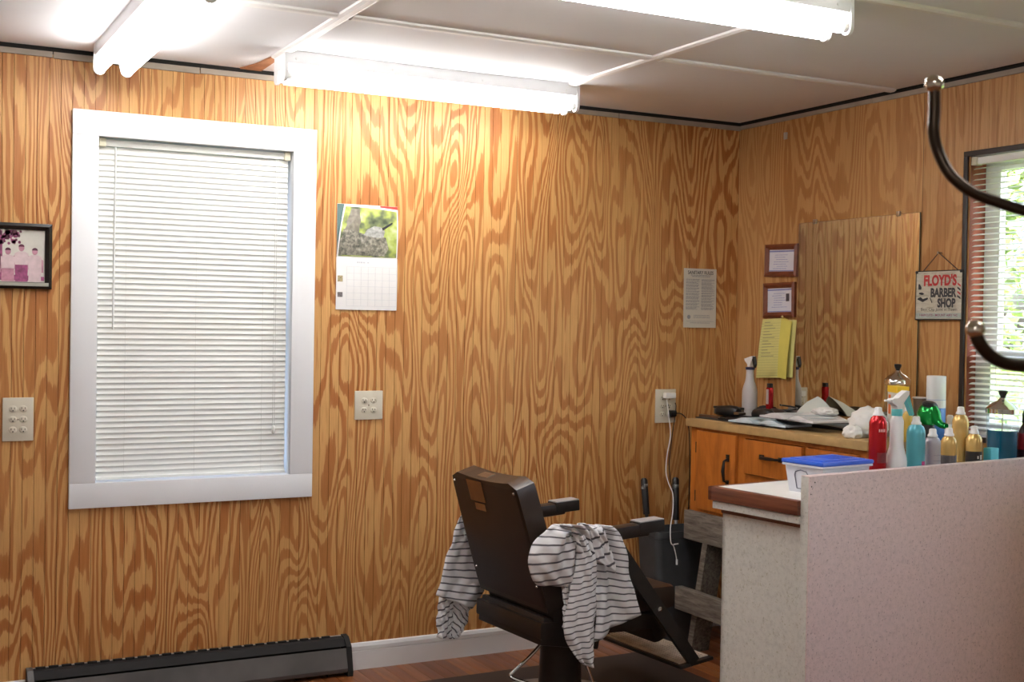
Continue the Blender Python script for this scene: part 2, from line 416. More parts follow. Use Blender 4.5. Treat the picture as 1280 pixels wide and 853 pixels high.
def slat_mesh(L, tilt, wdt=.0258):
    """slightly crowned slat along x, tilted about x; tilt 0 lies flat"""
    mb = MB(); n = 4; pts = []
    for i in range(n+1):
        s_ = (i/n-.5)*wdt; c_ = .0022*(1-(2*i/n-1)**2)
        a = R(tilt); pts.append((s_*math.cos(a)-c_*math.sin(a)*-1, s_*math.sin(a)+c_*math.cos(a)))
    up = pts; dn = [(p[0]+.0004, p[1]-.0005) for p in reversed(pts)]
    mb.prism(up+dn, -L/2, L/2, axis=0, smooth=True)
    return mb.mesh('slat', M_SLAT)
def blind(name, label, loc, rotz, L, ztop, zbot, tilt, wand=True):
    b = thing(name, label, 'window blind', loc, rotz)
    MB().cbox((0,0,ztop-.014), (L,.026,.026), bev=.002).build('headrail', M_SLAT, b)
    for s_ in (-1,1): MB().cbox((s_*(L/2-.012), -.004, ztop-.014), (.024,.036,.032), bev=.002).build('end_bracket', mat('cream_bracket', (.62,.58,.44), .5), b)
    sm = slat_mesh(L-.006, tilt); z = ztop-.042; p = .0212; n = 0
    while z > zbot+.02:
        link('slat', sm, b, (random.uniform(-.0012,.0012), 0, z)); z -= p; n += 1
    MB().cbox((0,0,zbot+.008), (L-.004,.020,.012), bev=.002).build('bottom_rail', M_SLAT, b)
    for fx in (-.36, 0, .36):
        for yy in (-.0115, .0115):
            MB().box(fx*L-.0006, fx*L+.0006, yy-.0004, yy+.0004, zbot+.01, ztop-.02).build('ladder_cord', M_SLAT, b)
    if wand:
        MB().tube([(-L*.42,-.020,ztop-.03), (-L*.42,-.022,ztop-.06), (-L*.424,-.021,ztop-.72)], .0035, 6).build('tilt_wand', mat('wand_plastic', (.72,.73,.72), .3), b)
        MB().tube([(L*.43,-.019,ztop-.028), (L*.43,-.019,ztop-1.12)], .0012, 5).tube([(L*.42,-.019,ztop-.028), (L*.42,-.019,ztop-1.10)], .0012, 5).build('pull_cord', M_SLAT, b)
        MB().lathe([(.003,0),(.006,-.004),(.007,-.03),(.004,-.034)], (L*.425,-.019,ztop-1.10), 8).build('cord_tassel', M_SLAT, b)
    return b
blind('window_blind', 'closed white mini blind inside the white window casing', (ox, .030, 0), 0, (l1-l0)-.012, W1[3]-.004, W1[2]+.002, 80)

# ================================================================== WINDOW 2 (right wall, open blind)
M_DFRAME = mat('dark_window_frame', (.014,.008,.007), .5, var=.2)
M_JAMBR = mat('red_brown_jamb', (.26,.065,.035), .5, var=.2, vscale=20)
def side_window(name, label, W, zmid):
    yc = (W[0]+W[1])/2; hw = (W[1]-W[0])/2; hh = W[3]-W[2]; fw_ = .020
    w2 = thing(name, label, 'window', (0, yc, W[2]), WR, kind='structure')
    for a in ((-hw-fw_, hw+fw_, hh, hh+fw_), (-hw-fw_, hw+fw_, -fw_, 0), (-hw-fw_, -hw, 0, hh), (hw, hw+fw_, 0, hh)):
        board(a[0], a[1], a[2], a[3], -.010, 0, 'frame_board', w2, M_DFRAME)
    MB().box(-hw-.01,-hw,-.004,.13,0,hh).box(hw,hw+.01,-.004,.13,0,hh).build('side_jamb', M_JAMBR, w2)
    MB().box(-hw-.01,hw+.01,-.004,.13,-.01,0).box(-hw-.01,hw+.01,-.004,.13,hh,hh+.01).build('sill_and_head', M_WHITE, w2)
    zm = zmid-W[2]
    def sash(z0, z1, y0):
        s_ = MB(); k = .052
        for a in ((-hw,hw,z0,z0+k), (-hw,hw,z1-k,z1), (-hw,-hw+k+.02,z0+k,z1-k), (hw-k-.02,hw,z0+k,z1-k)): s_.box(a[0],a[1],y0,y0+.030,a[2],a[3])
        s_.build('sash', M_WHITE, w2)
        MB().box(-hw+k+.02, hw-k-.02, y0+.013, y0+.016, z0+k, z1-k).build('pane', M_PANE, w2)
    sash(zm-.026, hh, .092); sash(0, zm+.026, .058)
side_window('window_2', 'dark framed window looking out on sunlit trees', W2, 1.352)
side_window('added_window', 'wide dark framed window added out of view to light the partition', WFILL, 1.5)  # added window outside the view, brings sky light to the counter front
yc = (W2[0]+W2[1])/2; hw = (W2[1]-W2[0])/2
blind('window_blind', 'open white mini blind in the dark framed window by the counter', (.026, yc, 0), WR, 2*hw-.010, W2[3]-.004, W2[2]+.004, 16, wand=False)

# outside: lawn and sunlit trees
M_LAWN = mat('lawn', (.16,.26,.06), .9, var=.3, vscale=.8)
tag(MB().box(.6, 60, -30, 40, -.9, -.5).build('lawn', M_LAWN), 'green lawn outside the window', 'lawn', kind='structure')
M_BARK = mat('bark', (.12,.08,.05), .9, var=.3)
def tree(x, y, h, r, label, col, seed):
    rg = random.Random(seed); t_ = thing('garden_tree', label, 'tree', (x,y,-.5), 0, 'trees outside the window')
    MB().tube([(0,0,0),(.05,.03,h*.35),(0,.1,h*.75)], [.16,.12,.05], 8).build('trunk', M_BARK, t_)
    mb = MB()
    cl = [(rg.gauss(0,r*.42), rg.gauss(0,r*.42), h*.58+rg.gauss(0,h*.2), rg.uniform(.35,.75)*r*.6) for _ in range(26)]
    for k in range(6000):
        c = rg.choice(cl); v = Vector((rg.gauss(0,1),rg.gauss(0,1),rg.gauss(0,1))).normalized()*c[3]*rg.uniform(.6,1)
        p = Vector(c[:3])+v; a = Vector((rg.gauss(0,1),rg.gauss(0,1),rg.gauss(0,1))).normalized()*.10; b = a.orthogonal().normalized()*.055
        mb.quad(p-a, p-b, p+a, p+b)
    tag(mb.build('foliage', mat('leaf_'+col, {'a':(.20,.34,.10),'b':(.32,.44,.16),'c':(.16,.28,.09)}[col], .6, var=.3, vscale=2), t_), kind='stuff')
tree(6.5, 3.0, 6.5, 2.4, 'broad sunlit green tree outside the dark framed window', 'b', 1)
tree(11.0, 10.5, 8.0, 3.0, 'tall green tree standing behind the broad sunlit tree', 'a', 2)
tree(14.5, 2.0, 7.5, 3.0, 'dark green tree at the far edge of the lawn', 'c', 3)

# ================================================================== BASEBOARDS AND HEATER
def base_profile(): return [(0,0),(-.018,0),(-.018,.076),(-.015,.078),(-.015,.079),(-.018,.081),(-.018,.096),(-.013,.108),(0,.110)]
bbk = thing('baseboard_back', 'white painted two-step baseboard along the plywood wall', 'baseboard', kind='structure')
HX0, HX1 = -3.232, -1.988
MB().prism(base_profile(), HX1+.002, -.02, axis=0).build('baseboard_length', M_WHITE, bbk)
MB().prism(base_profile(), X0, HX0-.002, axis=0).build('baseboard_length', M_WHITE, bbk)
M_HEAT = mat('heater_enamel', (.080,.074,.072), .5, .15, var=.35, vscale=5, bump=.05, bscale=30)
M_HEATB = mat('heater_black', (.006,.005,.005), .8, var=.2)
ht = thing('baseboard_heater', 'long dark metal baseboard heater with notched top under the window', 'heater', ((HX0+HX1)/2, 0, 0))
hl = (HX1-HX0)/2
MB().box(-hl+.004, hl-.004, -.006, -.001, .01, .150).build('back_plate', mat('heater_back', (.42,.38,.35), .5), ht)
MB().prism([(-.010,.028),(-.062,.028),(-.066,.030),(-.066,.100),(-.062,.104),(-.010,.104)], -hl+.03, hl-.03, axis=0).build('element_housing', M_HEATB, ht)
MB().prism([(-.080,.012),(-.092,.020),(-.094,.034),(-.070,.112),(-.065,.108),(-.086,.032)], -hl+.012, hl-.012, axis=0).build('front_cover', M_HEAT, ht)
for s_ in (-1,1):
    MB().prism([(0,0),(-.096,0),(-.098,.02),(-.075,.118),(-.040,.150),(-.004,.154),(0,.150)], s_*hl, s_*(hl-.022), axis=0).build('end_cap', M_HEATB if s_>0 else M_HEAT, ht)
MB().prism([(-.004,.147),(-.040,.145),(-.064,.118),(-.060,.116),(-.038,.139),(-.004,.141)], -hl+.02, hl-.02, axis=0).build('top_louver', M_HEATB, ht)
tm = MB().cbox((0,0,0),(.034,.014,.006),bev=.001).mesh('louver_tab', M_HEATB)
n = int((2*hl-.06)/.046)
for i in range(n): link('louver_tab', tm, ht, (-hl+.05+i*.046, -.010, .150))
for i in range(9):
    MB().box(-hl+.1+i*.13, -hl+.1004+i*.13+.002, -.079, -.012, .004, .03).build('support_foot', M_HEATB, ht)
MB().cbox((-hl+.075,-.0835,.074),(.10,.006,.07),rot('X',-17),bev=.002).build('cover_plate', M_HEAT, ht)

# ================================================================== CEILING LIGHTS
def fixture(label, loc, rotz, group='twin tube fluorescent ceiling fixtures'):
    """along local x, centred, hanging from z=0"""
    f_ = thing('fluorescent_fixture', label, 'ceiling light', loc, rotz, group)
    L = 1.22
    MB().prism([(-.066,0),(-.066,-.048),(-.046,-.062),(.046,-.062),(.066,-.048),(.066,0)], -L/2, L/2, axis=0).build('channel', M_LAMP, f_)
    for s_ in (-1,1):
        e = MB().prism([(-.068,-.002),(-.070,-.080)]+[(-.048+.022*math.cos(R(a_)),-.090+.022*math.sin(R(a_))) for a_ in range(190,351,20)]+[(-.020,-.066),(.020,-.066)]+[(.048+.022*math.cos(R(a_)),-.090+.022*math.sin(R(a_))) for a_ in range(190,351,20)]+[(.070,-.080),(.068,-.002)], s_*(L/2), s_*(L/2+.012), axis=0).build('end_plate', M_LAMP, f_)
        for k in (-1,1):
            MB().lathe([(.016,0),(.016,.022),(.010,.026)], (s_*(L/2-.002), k*.048, -.088), 12, M=rot('Y', -90*s_)).build('lamp_holder', M_LAMPEND, f_)
    for k in (-1,1):
        MB().lathe([(.013,-.592),(.0195,-.588),(.0195,.588),(.013,.592)], (0, k*.048, -.088), 16, M=rot('Y',90)).build('fluorescent_tube', M_TUBE, f_)
    for k in range(4): MB().lathe([(.004,0),(.003,.002)], (-L/2+.03+k*.38, -.0665, -.03), 8, M=rot('X',90)).build('rivet', M_LAMPEND, f_)
    return f_
fixture('twin tube fluorescent light close above the back wall plywood', (-1.795, -.385, H-.001), 0)
fixture('twin tube fluorescent light pointing at the back wall above the white window', (-2.975, -.80, H-.001), math.pi/2)
fixture('twin tube fluorescent light mounted across the batten in mid ceiling', (-1.800, -1.985, H-.001), 0)
fixture('added unseen twin tube fluorescent light filling the entrance side of the shop', (-4.6, -5.7, H-.001), 0)  # unseen fixture, added as fill light from behind the camera
fixture('added unseen twin tube fluorescent light brightening the partition from the waiting side', (-1.9, -4.3, H-.001), 0)  # added out of view to brighten the partition face from the front

# ================================================================== WALL-HUNG THINGS
def wallthing(name, label, cat, a, b, side, group=None, out=.001):
    """thing hung on a wall; a, b opposite corners in world; local x runs right as seen, z up, -y out of the wall, origin bottom centre"""
    z0 = min(a.z, b.z)
    if side == 'back': loc = ((a.x+b.x)/2, -out, z0); wd = abs(b.x-a.x); rz = 0
    else: loc = (-out, (a.y+b.y)/2, z0); wd = abs(b.y-a.y); rz = WR
    return thing(name, label, cat, loc, rz, group), wd, abs(b.z-a.z)
def bars(mb, x0, x1, z, h, y, words=6, rg=random):
    """a line of print too small to read: short strokes with gaps"""
    x = x0
    while x < x1-.002:
        L = min(rg.uniform(.006,.02)*words/6, x1-x); mb.box(x, x+L, y-.0001, y, z-h/2, z+h/2); x += L+.0022
def picframe(mb, wd, ht, k, d, y=0):
    """mitred moulding round (−wd/2..wd/2, 0..ht)"""
    o = [(-wd/2,0),(wd/2,0),(wd/2,ht),(-wd/2,ht)]; i_ = [(-wd/2+k,k),(wd/2-k,k),(wd/2-k,ht-k),(-wd/2+k,ht-k)]
    for a in range(4):
        b = (a+1)%4
        ov, oV, iv, iV = o[a], o[b], i_[a], i_[b]
        P = lambda p, yy: (p[0], yy, p[1])
        mid = lambda p, q: ((p[0]*.55+q[0]*.45), (p[1]*.55+q[1]*.45))
        ma, mb_ = mid(ov,iv), mid(oV,iV)
        mb.add([P(ov,y),P(oV,y),P(ov,y-d*.7),P(oV,y-d*.7),P(ma,y-d),P(mb_,y-d),P(iv,y-d*.45),P(iV,y-d*.45),P(iv,y),P(iV,y)],
               [(0,1,3,2),(2,3,5,4),(4,5,7,6),(6,7,9,8)])
    return mb
# --- old family photograph
a, b = onY(64,362), onY(0,278)
fr, _, ht_ = wallthing('photo_frame', 'black framed faded pink group photograph beside the window', 'picture', Vector((-3.157,0,a.z)), Vector((-3.470,0,b.z)), 'back')
wd = .313
picframe(MB(), wd, ht_, .024, .022).build('frame', mat('black_lacquer', (.012,.010,.009), .25, var=.1), fr)
MB().prism([(-wd/2+.012,-.0225),(wd/2-.012,-.0225),(wd/2-.026,-.012),(-wd/2+.026,-.012)], .0100, .0225, axis=2).build('silver_bevel', mat('dull_silver', (.55,.55,.50), .3, .9), fr)
MB().box(-wd/2+.022, wd/2-.022, -.004, -.001, .022, ht_-.022).build('photo', mat('faded_print', (.60,.58,.52), .35, var=.05, vscale=30), fr)
MP = [mat('print_pink', (.48,.23,.30), .4, var=.2, vscale=60), mat('print_magenta', (.27,.06,.15), .4, var=.4, vscale=70), mat('print_pale', (.62,.48,.50), .4, var=.08, vscale=60), mat('print_dark', (.12,.03,.06), .4, var=.3)]
pr = MB()
def pbox(k, x0, x1, z0, z1, lay): pr.mat(k).prism([(x0,z0),(x1,z0),(x1-.002,z1),(x0+.002,z1)], -.0042-.0002*lay, -.004, axis=1)
rx = wd/2-.026
pr.mat(1).prism([(-.128,.03),(rx,.03),(rx,.045),(.05,.05),(-.128,.05)], -.0043, -.004, axis=1)
pbox(1, -.03, -.012, .05, ht_-.03, 1)
rg = random.Random(3)
for i in range(60):
    cx, cz = rg.uniform(-.12,.05), ht_-.03-abs(rg.gauss(0,.022)); s_ = rg.uniform(.004,.011)
    pr.mat(rg.choice((1,1,3))).prism([(cx+s_*math.cos(t_)*rg.uniform(.7,1.2), min(cz+s_*math.sin(t_), ht_-.025)) for t_ in [k*math.pi/3 for k in range(6)]], -.0046, -.004, axis=1)
def figure(x, top, leg, tor):
    pr.mat(0).prism([(x+.010*math.cos(t_), top-.013+.013*math.sin(t_)) for t_ in [k*math.pi/5 for k in range(10)]], -.0050, -.004, axis=1)
    pr.mat(3).prism([(x+.0105*math.cos(t_), top-.009+.010*math.sin(t_)) for t_ in [k*math.pi/5 for k in range(6)]], -.0051, -.004, axis=1)
    pr.mat(tor).prism([(x-.022,top-.075),(x+.022,top-.075),(x+.024,top-.034),(x+.012,top-.026),(x-.012,top-.026),(x-.024,top-.034)], -.0049, -.004, axis=1)
    pr.mat(leg).prism([(x-.022,.026),(x+.022,.026),(x+.021,top-.074),(x-.021,top-.074)], -.0049, -.004, axis=1)
    for s_ in (-1,1): pr.mat(0).prism([(x+s_*.023,top-.090),(x+s_*.030,top-.090),(x+s_*.029,top-.045),(x+s_*.023,top-.040)], -.0048, -.004, axis=1)
figure(.098,.150,2,2); figure(.052,.162,1,2); figure(.006,.148,0,2); figure(-.042,.158,3,3); figure(-.088,.150,2,0)
pr.build('printed_image', MP, fr)

# --- receptacle plates
M_SLOT = mat('slot_dark', (.02,.018,.015), .6, var=0)
def plate(name, label, a, b, cols, rows, group=None):
    p_, wd, ht = wallthing(name, label, 'outlet', a, b, 'back', group)
    MB().cbox((0,-.003,ht/2), (wd,.006,ht), bev=.0025).build('cover_plate', M_ALMOND, p_)
    dz = .0385 if rows == 3 else .040
    for i in range(cols):
        for j in range(rows):
            x = (i-(cols-1)/2)*.042*(wd/.125); z = ht/2+(j-(rows-1)/2)*dz
            rc = MB().lathe([(.0145,0),(.0145,.002),(.0135,.0026)], (x,-.0058,z), 16, M=rot('X',90), sx=1, sy=.86).build('receptacle', M_ALMOND, p_)
            s_ = MB().box(x-.0070,x-.0048,-.0088,-.0080,z-.001,z+.0065).box(x+.0046,x+.0066,-.0088,-.0080,z-.001,z+.0055)
            s_.lathe([(.0026,0),(.0026,.0008)], (x,-.0080,z-.0065), 8, M=rot('X',90)).build('slot', M_SLOT, rc)
    MB().lathe([(.003,0),(.0025,.001)], (0,-.006,ht/2), 8, M=rot('X',90)).build('screw', M_STEEL, p_)
    return p_
plate('wall_outlet', 'almond six-socket outlet plate below the framed photograph', onY(2.5,552), onY(42,497), 2, 3)
plate('wall_outlet', 'almond four-socket outlet plate below the calendar', onY(442.5,525), onY(478,488.5), 2, 2)
po = plate('wall_outlet', 'almond outlet plate with white charger plugged in beside the cabinet', onY(818,529), onY(844,486.5), 2, 3)
pl = po.location
# charger, its cable and the black plug
wc = thing('usb_charger', 'white phone charger block plugged into outlet beside the cabinet', 'charger', (pl.x+.008, -.012, pl.z+.118))
M_WPLAS = mat('white_plastic', (.80,.80,.80), .35, var=.02)
MB().cbox((0,-.014,.012), (.058,.026,.026), bev=.004).build('block', M_WPLAS, wc)
cab_pts = [(833.5,500,-.035), (836,520,-.045), (838,545,-.06), (834,568,-.10), (832.5,590,-.15), (836,605,-.19), (841,618,-.22), (841,640,-.26), (838,660,-.285), (838.5,678,-.29), (842,683,-.29), (845,695,-.29), (846,703,-.29)]
def smooth_path(P, k=5):
    P = [Vector(p) for p in P]; out = []
    for i in range(len(P)-1):
        p0, p1, p2, p3 = P[max(i-1,0)], P[i], P[i+1], P[min(i+2,len(P)-1)]
        for j in range(k):
            t_ = j/k
            out.append(.5*((2*p1)+(-p0+p2)*t_+(2*p0-5*p1+4*p2-p3)*t_*t_+(-p0+3*p1-3*p2+p3)*t_**3))
    return out+[P[-1]]
wp = [onY(px,py,yy) for px,py,yy in cab_pts]; o_ = Vector(wp[-1])
cc = thing('charging_cable', 'thin white charging cable hanging down the plywood beside the cabinet', 'cable', o_)
MB().tube([p-o_ for p in smooth_path(wp)], .0024, 6).build('cord', M_WPLAS, cc)
MB().tube([wp[-1]-o_+Vector((0,0,.012)), wp[-1]-o_-Vector((0,0,.012))], .0048, 8).build('connector', M_WPLAS, cc)
MB().tube([onY(842,681,-.29)-o_, onY(848,680,-.30)-o_], .003, 6).build('cable_clip', M_WPLAS, cc)
bp = thing('black_plug', 'black power plug and cord in the outlet beside the cabinet', 'plug', (pl.x+.028, -.008, pl.z+.045))
MB().cbox((0,-.014,0), (.036,.026,.030), bev=.005).build('plug_body', M_BLACK, bp)
MB().tube(smooth_path([(.016,-.016,0),(.05,-.02,-.004),(.085,-.018,-.04),(.10,-.016,-.12),(.105,-.016,-.3),(.10,-.018,-.5)]), .0026, 6).build('cord', M_BLACK, bp)
MB().tube(smooth_path([(.018,-.010,.05),(.022,-.012,.02),(.0,-.014,-.12),(-.012,-.014,-.26),(.02,-.014,-.4)]), .002, 6).build('cord', M_BLACK, bp)

# --- calendar
a, b = onY(419,387), onY(497,259)
cal, wd, ht = wallthing('wall_calendar', 'wall calendar with a bird nest photo above a ruled month page', 'calendar', a, b, 'back')
def sheet(name, parent, x0, x1, z0, z1, bulge, mt, nx=8, nz=8, th=.0006, shape=None):
    mb = MB(); V = []
    for j in range(nz+1):
        for i in range(nx+1):
            fx, fz = i/nx, j/nz; x, z = x0+(x1-x0)*fx, z0+(z1-z0)*fz; y = -bulge(fx,fz)
            if shape: x, z = shape(fx, fz, x, z)
            V.append((x, y, z))
    n = len(V); F = [(j*(nx+1)+i, j*(nx+1)+i+1, (j+1)*(nx+1)+i+1, (j+1)*(nx+1)+i) for j in range(nz) for i in range(nx)]
    mb.add(V, F, True)
    mb.add([(v[0], v[1]+th, v[2]) for v in V], [f[::-1] for f in F], True)
    return mb.build(name, mt, parent)
MB().box(-wd/2+.002, wd/2-.002, -.003, 0, .35*ht, ht).mat(1).box(-wd/2+.002, -wd/2+.05, -.0034, -.003, ht*.52, ht-.001).mat(2).box(wd/2-.08, wd/2-.002, -.0034, -.003, ht-.03, ht-.0005).build('back_cover', [M_PAPER, mat('cover_teal', (.10,.17,.16), .5, var=.2), mat('cover_red', (.55,.05,.04), .5)], cal)
zf = ht*.497
def ushape(fx, fz, x, z):   # the upper leaf leans: its left edge curves in towards the top
    inset = .030*max(0,fz)**2*(1-fx); return (x+inset, z-.012*(fx**2)*fz)
ubulge = lambda fx, fz: .004+.012*math.sin(math.pi*fz)*(1-.5*fx)
sheet('upper_leaf', cal, -wd/2+.002, wd/2-.001, zf, ht-.002, ubulge, M_PAPER, shape=ushape)
# the picture: leaves, trunk, nest, bird in flat print
t = NT('print_foliage'); co = t.coord(); nz_ = t.noise(co, 20, 2, .5)
t.l(t.ramp(nz_, [(.3,(.05,.07,.04)), (.42,(.16,.19,.09)), (.52,(.34,.40,.09)), (.60,(.44,.52,.16)), (.75,(.55,.58,.42))]), t.b.inputs['Base Color']); t.b.inputs['Roughness'].default_value = .3
M_PF = t.m
t = NT('print_nest'); nz_ = t.noise(t.coord(), 60, 3, .6)
t.l(t.ramp(nz_, [(.3,(.05,.055,.045)), (.45,(.15,.145,.12)), (.58,(.28,.26,.21)), (.7,(.42,.40,.34))]), t.b.inputs['Base Color']); t.b.inputs['Roughness'].default_value = .3
M_PN = t.m
ph_ = sheet('bird_photo', cal, -wd/2+.007, wd/2-.006, zf+.004, ht-.010, lambda fx,fz: ubulge(fx,.04+fz*.92)+.0004, M_PF, shape=ushape)
def pic(name, poly, mt, lift):
    mb = MB(); x0, x1, z0, z1 = -wd/2+.007, wd/2-.006, zf+.004, ht-.010; V = []
    for fx, fz in poly:
        x, z = ushape(fx, fz, x0+(x1-x0)*fx, z0+(z1-z0)*fz); V.append((x, -ubulge(fx,.04+fz*.92)-lift, z))
    c = (sum(v[0] for v in V)/len(V), min(v[1] for v in V), sum(v[2] for v in V)/len(V))
    n = len(V); mb.add(V+[c], [(i,(i+1)%n,n) for i in range(n)]); return mb.build(name, mt, cal)
pic('printed_nest', [(0,.02),(.40,.02),(.80,.02),(.86,.2),(.80,.42),(.62,.43),(.45,.45),(.22,.52),(.04,.54),(0,.3)], M_PN, .0008)
pic('printed_branch', [(.05,.48),(.32,.48),(.33,.72),(.28,.96),(.12,.96),(.08,.72)], mat('print_bark', (.22,.20,.16), .3, var=.3, vscale=50), .0006)
M_PB = mat('print_bird', (.36,.36,.34), .3, var=.35, vscale=70)
pic('printed_bird', [(.40,.44),(.46,.56),(.58,.64),(.70,.63),(.78,.55),(.76,.42),(.58,.38)], M_PB, .0012)
pic('printed_beak', [(.74,.56),(.92,.73),(.91,.76),(.72,.61)], M_INK, .0014)
sheet('lower_leaf', cal, -wd/2, wd/2, 0, zf, lambda fx,fz: .004+.002*math.sin(math.pi*fz), M_PAPER)
gl = MB()
for k in range(7): gl.box(-wd/2+.045, wd/2-.004, -.0068, -.0064, .016+k*.027-.0004, .016+k*.027+.0004)
for k in range(8): gl.box(-wd/2+.045+k*(wd-.049)/7-.0003, -wd/2+.045+k*(wd-.049)/7+.0003, -.0068, -.0064, .016, .178)
bars(gl, -.045, -.01, zf-.020, .006, -.0066, 4); bars(gl, .0, .012, zf-.020, .005, -.0066, 4)
gl.mat(1).box(-wd/2+.006, -wd/2+.028, -.0068, -.0064, .052, .072).mat(2).box(-wd/2+.006, -wd/2+.028, -.0068, -.0064, .115, .140)
gl.build('month_grid', [mat('pale_ink', (.55,.56,.60), .8, var=0), mat('thumb_dark', (.15,.13,.13), .5, var=.4, vscale=200), mat('thumb_tan', (.40,.33,.18), .5, var=.5, vscale=200)], cal)

# --- sanitary rules notice
a, b = onY(853,409.5), onY(895,337)
ps, wd, ht = wallthing('notice_sheet', 'printed notice headed sanitary rules pinned near the corner', 'notice', a, b, 'back')
M_NOTICE = mat('notice_paper', (.62,.58,.50), .8, var=.03)
sheet('paper', ps, -wd/2, wd/2, 0, ht, lambda fx,fz: .003+.003*(1-fz), M_NOTICE)
tx = MB(); text_into(tx, 'SANITARY RULES', 0, -.0068, ht-.019, .0165, wd*.78, .010)
rg = random.Random(5)
tx.mat(1); bars(tx, -wd*.30, wd*.32, ht-.032, .003, -.0068, 5, rg); bars(tx, -wd*.26, wd*.28, ht-.038, .003, -.0068, 5, rg)
for cx0, cx1 in ((-wd*.44,-wd*.03), (wd*.03,wd*.43)):
    z = ht-.052
    while z > ht*.30:
        for k in range(rg.choice((2,3,3,4))): bars(tx, cx0, cx1-(rg.random()*.02 if k else 0), z, .0022, -.0068, 5, rg); z -= .0040
        z -= .0030
for k in range(3): bars(tx, -wd*.2, wd*.3, ht*.21-k*.006, .0022, -.0068, 5, rg)
tx.box(-wd*.42, wd*.42, -.0069, -.0067, ht*.105, ht*.11); bars(tx, -wd*.3, wd*.3, ht*.08, .0025, -.0068, 5, rg)
tx.lathe([(.010,0),(.010,.0002)], (-wd*.34,-.0067,ht*.18), 14, M=rot('X',90))
tx.build('lettering', [M_INK, M_GINK], ps)

# --- framed certificates, legal pad, mirror, sign (right wall)
M_CHERRY = mat('cherry_frame', (.17,.045,.018), .35, var=.25, vscale=25)
M_BLUEINK = mat('blue_ink', (.22,.24,.50), .8, var=0)
for i, (pa, pb, lab) in enumerate((((958,347),(999,304),'small red-brown framed certificate, upper one beside the mirror'), ((956.5,397),(996.5,353),'small red-brown framed licence with portrait photo above the yellow pad'))):
    c_, wd, ht = wallthing('framed_certificate', lab, 'certificate', onX(*pa), onX(*pb), 'right')
    c_.rotation_euler = (0, R(1.2 if i == 0 else -1.0), WR)
    picframe(MB(), wd, ht, .025, .020).build('frame', M_CHERRY, c_)
    MB().box(-wd/2+.023, wd/2-.023, -.005, -.001, .023, ht-.023).build('document', mat('certificate_paper', (.66,.66,.72), .4, var=.03), c_)
    k = MB(); k.box(-wd/2+.026, wd/2-.026, -.0054, -.005, ht-.036, ht-.030).box(-wd/2+.026, wd/2-.026, -.0054, -.005, .026, .030)
    rg = random.Random(9+i)
    for q in range(7): bars(k, -wd*.27+rg.random()*.03, wd*.27-rg.random()*.05, ht-.050-q*.0105, .0022, -.0052, 4, rg)
    if i: k.mat(1).box(wd*.20, wd*.30, -.0056, -.005, ht*.46, ht*.68)
    k.build('print', [M_BLUEINK, mat('portrait_print', (.06,.05,.06), .4, var=.3)], c_)
pad = thing('legal_pad', 'yellow ruled legal pad sheets pinned beside the mirror', 'paper pad', (-.002, 0, 1.21), WR)
M_YELLOW = mat('yellow_paper', (.66,.61,.22), .8, var=.03)
def padsheet(name, P, d0, d1, curl, mt):
    (ax,az),(bx,bz),(cx,cz),(dx,dz) = P    # bottom left, bottom right, top right, top left (local x, z)
    mb = MB(); V = []; nx, nz = 8, 10
    for j in range(nz+1):
        for i in range(nx+1):
            u, v = i/nx, j/nz
            x = (ax*(1-u)+bx*u)*(1-v)+(dx*(1-u)+cx*u)*v; z = (az*(1-u)+bz*u)*(1-v)+(dz*(1-u)+cz*u)*v
            V.append((x, -(d0*v+d1*(1-v))-curl*math.sin(math.pi*v)*.5-curl*(u*u)*(1-v), z-1.21))
    F = [(j*(nx+1)+i, j*(nx+1)+i+1, (j+1)*(nx+1)+i+1, (j+1)*(nx+1)+i) for j in range(nz) for i in range(nx)]
    mb.add(V, F, True); mb.add([(v[0],v[1]+.0012,v[2]) for v in V], [f[::-1] for f in F], True)
    return mb.build(name, mt, pad), V
padsheet('back_sheet', [(.21,1.222),(.436,1.225),(.447,1.488),(.22,1.49)], .002, .006, .004, M_YELLOW)
_, V = padsheet('front_sheet', [(.182,1.212),(.385,1.222),(.37,1.498),(.212,1.490)], .006, .016, .008, M_YELLOW)
padsheet('folded_sheet', [(.345,1.222),(.416,1.216),(.425,1.480),(.352,1.505)], .010, .022, .010, mat('yellow_paper_fold', (.66,.58,.12), .8, var=.05))
ln = MB(); nx, nz = 8, 10
for q in range(21):
    v = .04+q*.044; j = min(int(v*nz), nz-1); fz = v*nz-j
    def P_(i):
        a_, b_ = Vector(V[j*(nx+1)+i]), Vector(V[(j+1)*(nx+1)+i]); p = a_.lerp(b_, fz); return p+Vector((0,-.0006,0))
    for i in range(nx-1):
        p, q_ = P_(i), P_(i+1); dz = Vector((0,0,.0006)); ln.quad(p-dz, q_-dz, q_+dz, p+dz)
for q in range(12):
    v = .93-q*.052; j = min(int(v*nz), nz-1); fz = v*nz-j
    p, q_ = P_(1), P_(3 + q%3); dz = Vector((0,0,.0018)); ln.mat(1).quad(p-dz+Vector((0,-.0004,.003)), q_-dz+Vector((0,-.0004,.003)), q_+dz+Vector((0,-.0004,.003)), p+dz+Vector((0,-.0004,.003)))
ln.build('ruling', [mat('rule_ink', (.42,.40,.16), .8, var=0), mat('pencil_ink', (.36,.33,.16), .8, var=0)], pad)
MB().ball((.375,-.026,.292), .006).build('push_pin', mat('pin_tan', (.55,.42,.20), .4), pad)

